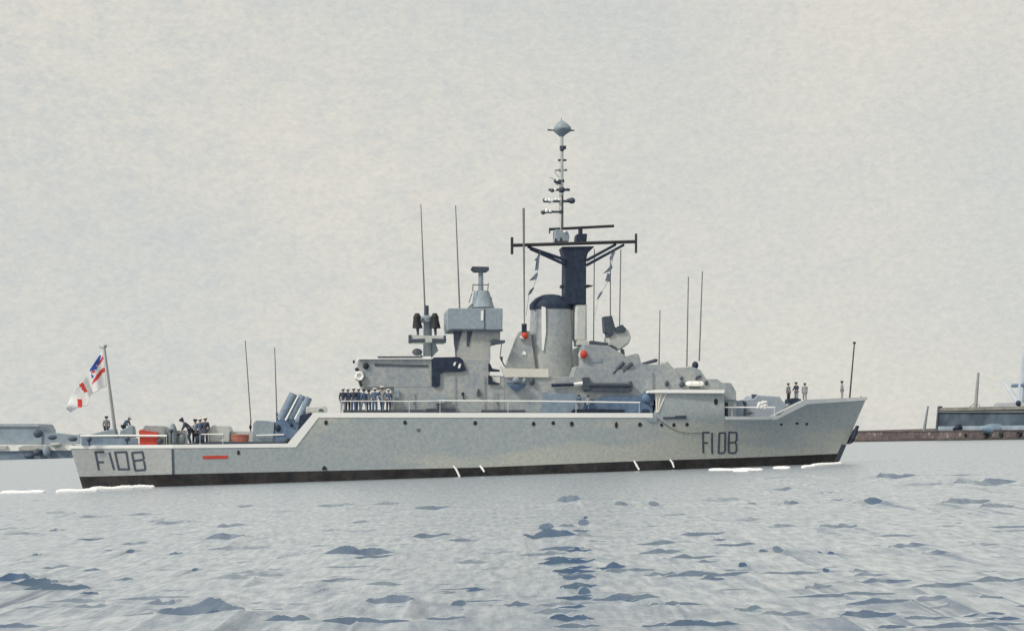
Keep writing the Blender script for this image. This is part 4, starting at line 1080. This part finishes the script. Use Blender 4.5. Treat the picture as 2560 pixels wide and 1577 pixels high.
    hc = Vector(T(0, .005, 1.625)); up = (Vector(T(0, 0, 1.7)) - Vector(T(0, 0, 1.6))).normalized()
    fw = (Vector(T(0, -1, 1.6)) - Vector(T(0, 0, 1.6))).normalized()
    def local(mb2):
        M_ = Matrix((Vector((1, 0, 0)), -fw, up)).transposed()
        mb2.v = [hc + M_ @ v for v in mb2.v]
        return mb2
    mb = MB(); mb.lathe([(.095, .040), (.110, .05), (.115, .065), (.150, .085), (.155, .12), (.125, .155), (.03, .165)], (0, 0, 0), 16); cap = local(mb).mesh('cap', WHITEC)
    mb = MB(); mb.lathe([(.098, .022), (.112, .032), (.117, .060), (.10, .066)], (0, 0, 0), 16); mb.add([(-.06, -.09, .035), (.06, -.09, .035), (.045, -.145, .028), (-.045, -.145, .028)], [[0, 1, 2, 3]]); band = local(mb).mesh('cap_band', NAVYCL)
    mb = MB(); mb.ball((0, .022, .01), .092, .088, .088, 12); hair = local(mb).mesh('hair', BLACKL)
    mb = MB(); mb.ball((-.032, -.082, -.012), .010, n=8); mb.ball((.032, -.082, -.012), .010, n=8); eyes = local(mb).mesh('eyes', BLACKL)
    mb = MB(); mb.ball((-.092, 0, -.01), .012, .022, .032, 8); mb.ball((.092, 0, -.01), .012, .022, .032, 8); ears = local(mb).mesh('ears', SKIN)
    return dict(body=body, jacket=jacket, trousers=trousers, shoes=shoes, cap=cap, cap_band=band, hair=hair, eyes=eyes, ears=ears)
FIG = {k: figure(k) for k in ('stand', 'rail', 'stoop', 'stride')}
def person(px, top, feet, y, pose, turn, jacket, trousers, cap, label, group=None):
    f = FIG[pose]
    p = P(px, feet, y); k = k_at(p)
    hgt = {'stand': 1.76, 'rail': 1.75, 'stoop': 1.60, 'stride': 1.74}[pose]
    s = (feet - top) * k / hgt
    wx = s * 1.06
    def part(key, m_, parent=None):
        o = bpy.data.objects.new('person' if parent is None else key, f[key])
        if not f[key].materials: f[key].materials.append(SKIN)
        o.material_slots[0].link = 'OBJECT'; o.material_slots[0].material = m_
        COL.objects.link(o)
        if parent is not None: o.parent = parent
        return o
    b = part('body', SKIN)
    b.matrix_world = SHIP @ Matrix.Translation(p) @ Matrix.Rotation(R(turn), 4, 'Z') @ Matrix.Diagonal((wx, wx, s, 1))
    for key, m_ in (('jacket', jacket), ('trousers', trousers), ('shoes', BLACKL), ('cap', cap), ('cap_band', NAVYCL), ('hair', BLACKL), ('eyes', BLACKL), ('ears', SKIN)):
        part(key, m_, b)
    return tag(b, label, 'person', group)
ROW = 'sailors lined up on the flight deck'
for a in [(857.5, 971, 1031, -4.35, 'stand', 0, NAVYCL, GREYCL, WHITEC, 'aftmost sailor of the row, navy jacket over grey trousers and white cap'),
          (869.5, 972, 1031, -4.1, 'rail', 10, BLUECL, NAVYCL, WHITEC, 'sailor in blue jacket and navy trousers next to the aftmost of the row'),
          (884, 970, 1031, -4.35, 'stand', -10, NAVYCL, BLUECL, WHITEC, 'sailor in navy jacket and blue trousers with white cap, third along the row'),
          (896.5, 971, 1031, -4.15, 'stand', 5, BLUECL, BLUECL, WHITEC, 'sailor all in blue with white cap below the lifebuoy'),
          (909, 974, 1031, -4.35, 'stride', 30, BLUECL, GREYCL, NAVYCL, 'sailor in dark cap, blue jacket and grey trousers in the row'),
          (922, 975, 1031, -4.1, 'stand', -15, GREYCL, BLUECL, NAVYCL, 'sailor in grey jacket and dark cap near the middle of the row'),
          (937, 971, 1031, -4.35, 'rail', 0, BLUECL, BLUECL, WHITEC, 'sailor in white cap with both hands on the rail, all in blue'),
          (956, 967, 1031, -4.2, 'stride', -25, GREYCL, BLUECL, WHITEC, 'tallest sailor of the row, grey jacket and white cap, legs apart'),
          (971.5, 973, 1031, -4.35, 'stand', 15, BLUECL, NAVYCL, WHITEC, 'foremost sailor of the row, blue jacket over navy trousers')]:
    person(*a, ROW)
QD = 'sailors on the quarterdeck'
person(266, 1043, 1095, .9, 'stand', 20, GREYCL, NAVYCL, NAVYCL, 'lone sailor in grey jacket and dark cap beside the ensign staff', QD)
person(309, 1044, 1094, .9, 'stoop', 70, BLUECL, NAVYCL, WHITEC, 'sailor in blue stooping over the cable drum', QD)
person(476, 1047, 1112, -3.3, 'stoop', -80, NAVYCL, NAVYCL, NAVYCL, 'stooping sailor in navy with dark cap by the covered gun', QD)
person(487, 1050, 1112, -2.7, 'rail', 40, WHITEC, NAVYCL, NAVYCL, 'sailor in white shirt and dark cap right behind the stooping sailor', QD)
person(500, 1048, 1112, -3.1, 'stand', 15, BLUECL, NAVYCL, WHITEC, 'sailor in blue jacket and white cap second from the covered gun', QD)
person(513, 1045, 1112, -3.3, 'stand', -20, NAVYCL, NAVYCL, WHITEC, 'upright sailor in navy with white cap next to the covered gun', QD)
person(1447, 987, 1031, -4.15, 'stand', 20, BLUECL, GREYCL, NAVYCL, 'sailor with dark cap walking the waist by the navy boom', 'sailors in the waist')
person(1470, 988, 1031, -3.95, 'stride', -30, GREYCL, BLUECL, BLUECL, 'sailor in grey jacket before the blue panel of painted shade', 'sailors in the waist')
FC = 'sailors on the forecastle'
person(1971, 959, 1003, -1.2, 'stand', 30, GREYCL, NAVYCL, NAVYCL, 'aftmost sailor by the capstan, pale grey jacket and navy trousers', FC)
person(1991, 957, 1003, -1.0, 'rail', -60, NAVYCL, GREYCL, NAVYCL, 'middle sailor by the capstan, navy jacket, arms held forward', FC)
person(2012, 959, 1003, -1.0, 'stand', -30, GREYCL, GREYCL, NAVYCL, 'sailor all in grey, foremost of three by the capstan', FC)
person(2105, 954, 999, -.1, 'stand', 80, GREYCL, GREYCL, NAVYCL, 'lone sailor in grey standing at the bow by the jackstaff', FC)

# ------------------------------------------------------------------ foam and discharges
FOAM = mat('sea foam', (0.90, 0.90, 0.88), (0.84, 0.86, 0.87), rough=.9, wash=.03)
def foam(label, runs):
    mb = MB()
    for x0, x1, y0, y1, h in runs:
        n = max(2, int((x1 - x0) / 3.2))
        for i in range(n + 1):
            t = i / n
            c = G(lerp(x0, x1, t), lerp(y0, y1, t))
            k = (c - CAM0).length / FPX
            r = h * k * (.42 + .05 * math.sin(i * .31) + random.uniform(-.02, .02))
            mb.ball(c + Vector((0, 0, r * .25)), 8 * k * random.uniform(.9, 1.1), 9 * k, r, 10, lump=.03)
    c = G((runs[0][0] + runs[0][1]) / 2, runs[0][2])
    return in_world(mb, 'sea_foam', FOAM, c, label, 'foam', None, 'stuff')
foam('long white streak of foam astern of the ship', [(10, 107, 1233, 1231, 12)])
foam('white foam churning along the stern waterline', [(148, 240, 1231, 1228, 15), (230, 330, 1227, 1223, 19), (330, 380, 1222, 1220, 17)])
foam('white foam patch along the hull below the bow number', [(1778, 1900, 1176, 1175, 11), (1840, 1868, 1178, 1178, 12)])
foam('small white foam patch between the two at the bow', [(1940, 1969, 1171, 1171, 11)])
foam('white bow foam where the stem cuts the water', [(2010, 2030, 1169, 1168, 12), (2034, 2097, 1166, 1161, 14)])
for pts, w, lab in [([(1133, 1164), (1140, 1172), (1148, 1188), (1151, 1203)], 5, 'longest white water jet falling from the hull amidships'), ([(1200, 1164), (1205, 1170), (1211, 1179)], 5, 'short white water jet just forward of the longest one'),
                    ([(1585, 1151), (1591, 1162), (1598, 1174)], 5.5, 'straight white water jet below the wing bracket'), ([(1675, 1149), (1681, 1156), (1685, 1168)], 5, 'curved white water jet nearest the bow')]:
    L = []
    for i, (px, py) in enumerate(pts): L.append(P(px, py, side_y(px, min(py, 1176)) - .02 - .45 * (i / (len(pts) - 1))))
    m = MB(); m.path(L, [w / 2 * .0455 * v for v in ([.6, 1, 1, .8] if len(pts) == 4 else [.7, 1, .8])], 8)
    on_ship(m, 'water_jet', FOAM, L[0], lab, 'water jet', 'water jets from the hull')

# ------------------------------------------------------------------ right-hand quay
QUAY = mat('quay stone', (0.155, 0.125, 0.122), (0.075, 0.065, 0.072), scale=.45, amt=.5, wash=.15, wash_scale=.08, rough=.9)
for nd in QUAY.node_tree.nodes:
    if nd.type == 'VALTORGB' and nd.color_ramp.elements[0].position > .3:
        e = nd.color_ramp.elements.new(.60); e.color = (0.15, 0.12, 0.118, 1); e = nd.color_ramp.elements.new(.655); e.color = (0.38, 0.29, 0.25, 1)
        break
a0, a1 = G(2120, 1104.2), G(2560, 1097.5)
dirq = (a1 - a0); dirq.z = 0
def QY(px):                                # depth of the quay front at a pixel column
    r = ray(px, 1100)
    n = Vector((-dirq.y, dirq.x, 0)).normalized()
    return n.dot(a0 - Vector((0, 0, 0))) / n.dot(Vector((r.x, 1, 0)))
def QP(px, py, back=0.0): return W(px, py, QY(px) + back)
qd = Vector((-dirq.y, dirq.x, 0)).normalized()
def qpoly(mb, pts, b0, b1, mi=0):
    f = []
    for px, py in pts:
        p = QP(px, py, b0); f.append(p)
    mb.prism(f, [p + qd * (b1 - b0) for p in f], mi)
m = MB(); m.prism([*(Vector((QP(x, 1100).x, QP(x, 1100).y, -2)) for x in (2050, 2131, 2350, 2760)), *(QP(x, y) for x, y in ((2760, 1073.5), (2350, 1076), (2131, 1078.5), (2050, 1079)))],
                  [Vector((p.x, p.y, p.z)) + qd * 60 for p in [*(Vector((QP(x, 1100).x, QP(x, 1100).y, -2)) for x in (2050, 2131, 2350, 2760)), *(QP(x, y) for x, y in ((2760, 1073.5), (2350, 1076), (2131, 1078.5), (2050, 1079)))]])
quay = in_world(m, 'quay', QUAY, QP(2340, 1100), 'low brown stone quay beyond the bow', 'quay')
def qpart(mb, name, mt, parent, base): return in_world(mb, name, mt, base, parent=parent)
qb = QP(2340, 1100)
m = MB(); qpoly(m, [(2050, 1104.5), (2131, 1103), (2350, 1100), (2760, 1092), (2760, 1087), (2350, 1096), (2131, 1099.5), (2050, 1100)], -.35, .2); qpart(m, 'tide_band', mat('weed band', (0.10, 0.085, 0.075), (0.05, 0.045, 0.045), scale=.3), quay, qb)
m = MB(); qpoly(m, [(2050, 1081), (2131, 1080.5), (2350, 1078), (2760, 1075), (2760, 1072.5), (2350, 1075.2), (2131, 1077.6), (2050, 1078)], -.4, 1.0); qpart(m, 'coping', mat('coping stone', (0.13, 0.108, 0.108), (0.075, 0.065, 0.07), scale=.3), quay, qb)
# warehouse
wb = QP(2450, 1076, 4)
wh = thing('warehouse', 'long dark slate warehouse with a tan roof standing on the brown quay', 'warehouse', wb, frame=Matrix())
SLATE = mat('slate boarding', (0.085, 0.115, 0.145), (0.042, 0.06, 0.085), scale=.22, amt=.5, wash=.2, wash_scale=.05)
m = MB(); qpoly(m, [(2341, 1066), (2760, 1061), (2760, 1018), (2346, 1027)], 4, 30); qpart(m, 'wall', SLATE, wh, wb)
m = MB(); qpoly(m, [(2338, 1077), (2760, 1074), (2760, 1060.5), (2342, 1065.5)], 3.6, 29.5); qpart(m, 'base_wall', mat('pale blue plaster', (0.36, 0.42, 0.48), (0.24, 0.31, 0.39), scale=.3), wh, wb)
m = MB(); qpoly(m, [(2344, 1027), (2760, 1019), (2760, 1012), (2610, 1014.5), (2351, 1019)], 3.2, 31); rf = qpart(m, 'roof', mat('tan roof', (0.25, 0.24, 0.205), (0.16, 0.165, 0.16), scale=.3), wh, wb)
m = MB(); qpoly(m, [(2338, 1077), (2342, 1077), (2347, 1016), (2344, 1015)], 3.0, 4.4); qpart(m, 'corner_post', DARK, wh, wb)
m = MB(); qpoly(m, [(2560, 1030), (2346, 1030.5), (2346, 1028.6), (2560, 1027)], 2.9, 4); qpart(m, 'gutter', ROPE, wh, wb)
m = MB(); m.tube(QP(2438.5, 1019, 10), QP(2446, 931, 10), .62, .40, 8); rm = qpart(m, 'roof_mast', mat('mast grey', (0.36, 0.38, 0.38)), wh, wb)
for x in (2423, 2453):
    m = MB(); m.tube(QP(x, 1019, 10), QP(2440, 1005, 10), .12, .12, 5); qpart(m, 'mast_stay', ROPE, wh, wb)
# leaning post, heap, fenders, derrick
m = MB(); m.tube(QP(2309.5, 1078, 1.5), QP(2320, 1015, 1.5), .55, .30, 8)
in_world(m, 'mooring_post', mat('post grey', (0.33, 0.37, 0.38), (0.25, 0.29, 0.31)), QP(2309.5, 1078, 1.5), 'slim grey post leaning right on the brown quay left of the warehouse', 'post')
m = MB(); c = QP(2486, 1071, 1.5); m.ball(c, 4.2, 1.6, 1.5, 18, lump=.06); in_world(m, 'covered_heap', mat('tarpaulin', (0.25, 0.33, 0.40), (0.18, 0.26, 0.34), scale=.5), QP(2486, 1076, 1.5), 'long blue-grey tarpaulin-covered heap by the warehouse wall', 'heap')
m = MB(); c = QP(2396, 1068, 1.5); m.ball(c, 1.15, .8, 1.0, 14, lump=.1); m.ball(c + Vector((-1.1, 0, -.4)), .8, .6, .6, 12); in_world(m, 'covered_heap', NAVY, QP(2396, 1076, 1.5), 'small navy heap against the pale base of the warehouse', 'heap')
for px, py, r, lab in ((2413, 1087, 5, 'smallest black tyre fender, aftmost of those on the quay wall'), (2464, 1086, 9, 'large black tyre fender below the tarpaulin-covered heap'),
                       (2502, 1086, 8, 'black tyre fender between two others on the quay wall'), (2548, 1083, 10, 'largest black tyre fender at the edge of the picture')):
    c = QP(px, py, -.5); k = c.y / FPX; rr = r * k
    m = MB(); ax = dirq.normalized()
    m.path([c + ax * math.cos(a * math.pi / 8) * rr * .62 + Vector((0, 0, math.sin(a * math.pi / 8) * rr * .62)) for a in range(17)], rr * .38, 8)
    in_world(m, 'tyre_fender', BROWN, c - Vector((0, 0, rr)), lab, 'fender', 'tyre fenders on the quay')
db = QP(2545, 1014, 12)
dk_ = thing('derrick_crane', 'pale blue derrick crane rising behind the warehouse roof', 'crane', db, frame=Matrix())
DB = mat('derrick blue', (0.52, 0.57, 0.62), (0.44, 0.50, 0.57), scale=.3)
m = MB(); m.tube(QP(2550, 1010, 14), QP(2566, 850, 14), 1.3, .6, 8); qpart(m, 'mast', DB, dk_, db)
m = MB(); m.tube(QP(2545, 1008, 13), QP(2507, 948, 13), .85, .25, 8); qpart(m, 'boom', DB, dk_, db)
m = MB(); m.tube(QP(2531, 964, 13.4), QP(2566, 962, 13.4), .55, .6, 8); qpart(m, 'cross_tree', BLUE, dk_, db)
m = MB(); qpoly(m, [(2484, 1019), (2640, 1017), (2640, 1005), (2490, 1007), (2484, 1011)], 10, 20); qpart(m, 'machinery_house', mat('derrick grey', (0.42, 0.44, 0.47), (0.34, 0.37, 0.42), scale=.3), dk_, db)
m = MB(); m.ball(QP(2546, 1008, 9.5), .9, .8, .9, 10); qpart(m, 'winch', NAVY, dk_, db)

# ------------------------------------------------------------------ far quay on the left
LY = 1600.0
FARB = mat('far shed blue', (0.30, 0.36, 0.41), (0.23, 0.29, 0.35), scale=.10, wash=.12, wash_scale=.02)
FARW = mat('far white apron', (0.80, 0.78, 0.72), (0.70, 0.70, 0.67), scale=.08)
FARQ = mat('far quay blue', (0.20, 0.26, 0.32), (0.145, 0.195, 0.26), scale=.10)
FARD = mat('far dark tank', (0.095, 0.12, 0.16), (0.065, 0.085, 0.12), scale=.3)
def lpoly(mb, pts, b0, b1):
    f = [W(px, py, LY + b0) for px, py in pts]
    mb.prism(f, [p + Vector((0, b1 - b0, 0)) for p in f])
m = MB(); lpoly(m, [(-260, 1175), (300, 1160), (300, 1124), (-260, 1130)], 0, 120)
lq = in_world(m, 'quay', FARQ, W(60, 1147, LY), 'far blue-grey quay with a white top astern of the ship', 'quay')
m = MB(); lpoly(m, [(-260, 1130), (300, 1124), (300, 1108), (165, 1112), (120, 1111), (-260, 1112)], -2, 110); in_world(m, 'white_apron', FARW, W(60, 1147, LY), parent=lq)
m = MB(); lpoly(m, [(46, 1125), (112, 1123), (117, 1116), (104, 1112), (60, 1113), (46, 1118)], -4, -1); in_world(m, 'apron_bay', mat('far grey', (0.46, 0.46, 0.43), (0.40, 0.41, 0.40), scale=.1), W(60, 1147, LY), parent=lq)
m = MB(); lpoly(m, [(-260, 1124), (15, 1123), (18, 1114), (-260, 1113)], -4, -1); in_world(m, 'apron_bay', MATS['far grey'], W(60, 1147, LY), parent=lq)
sb_ = W(50, 1112, LY + 10)
sh = thing('dock_shed', 'long pale blue dock shed on the far quay astern', 'shed', sb_, frame=Matrix())
m = MB(); lpoly(m, [(-260, 1112), (104, 1112), (104, 1073), (96, 1062), (-260, 1064)], 10, 60); in_world(m, 'wall', FARB, sb_, parent=sh)
m = MB(); lpoly(m, [(-260, 1066), (98, 1066), (92, 1059), (-260, 1060)], 8, 62); in_world(m, 'roof', mat('far shed roof', (0.34, 0.39, 0.42), (0.28, 0.33, 0.38), scale=.1), sb_, parent=sh)
sb2 = W(150, 1110, LY + 12)
m = MB(); lpoly(m, [(103, 1111), (310, 1106), (310, 1089), (190, 1087), (160, 1086), (140, 1082), (112, 1083), (104, 1078)], 12, 40)
in_world(m, 'dock_wall', FARB, sb2, 'low blue-grey wall running from the far shed to behind the stern', 'wall')
for px, py, w, h, mt_, lab in ((95, 1083, 12, 11, FARD, 'rounded dark tank at the corner of the far shed'), (131, 1093, 11.5, 6, FARD, 'flat dark tank before the low far wall, left of two alike'),
        (182, 1097, 12, 6, FARD, 'flat dark tank before the low far wall, close to the stern rail'), (183, 1115, 7.5, 4.5, FARD, 'smallest dark tank, by the ship\'s stern corner'),
        (93, 1130, 10, 9, FARD, 'round dark tank beside the tall one on the far quay edge'), (73, 1139, 13, 7, FARD, 'low wide dark tank at the water below the far quay'), (117, 1127, 10, 14, FARB, 'tall pale tank on the far quay edge'),
        (139, 1111, 15, 6, MATS['far grey'], 'pale grey tank on the white top of the far quay')):
    c = W(px, py, LY - 6); k = (LY - 6) / FPX
    m = MB(); m.ball(c, w * k, 4, h * k, 16, lump=.05)
    in_world(m, 'storage_tank', mt_, c - Vector((0, 0, h * k)), lab, 'tank', 'tanks on the far quay')
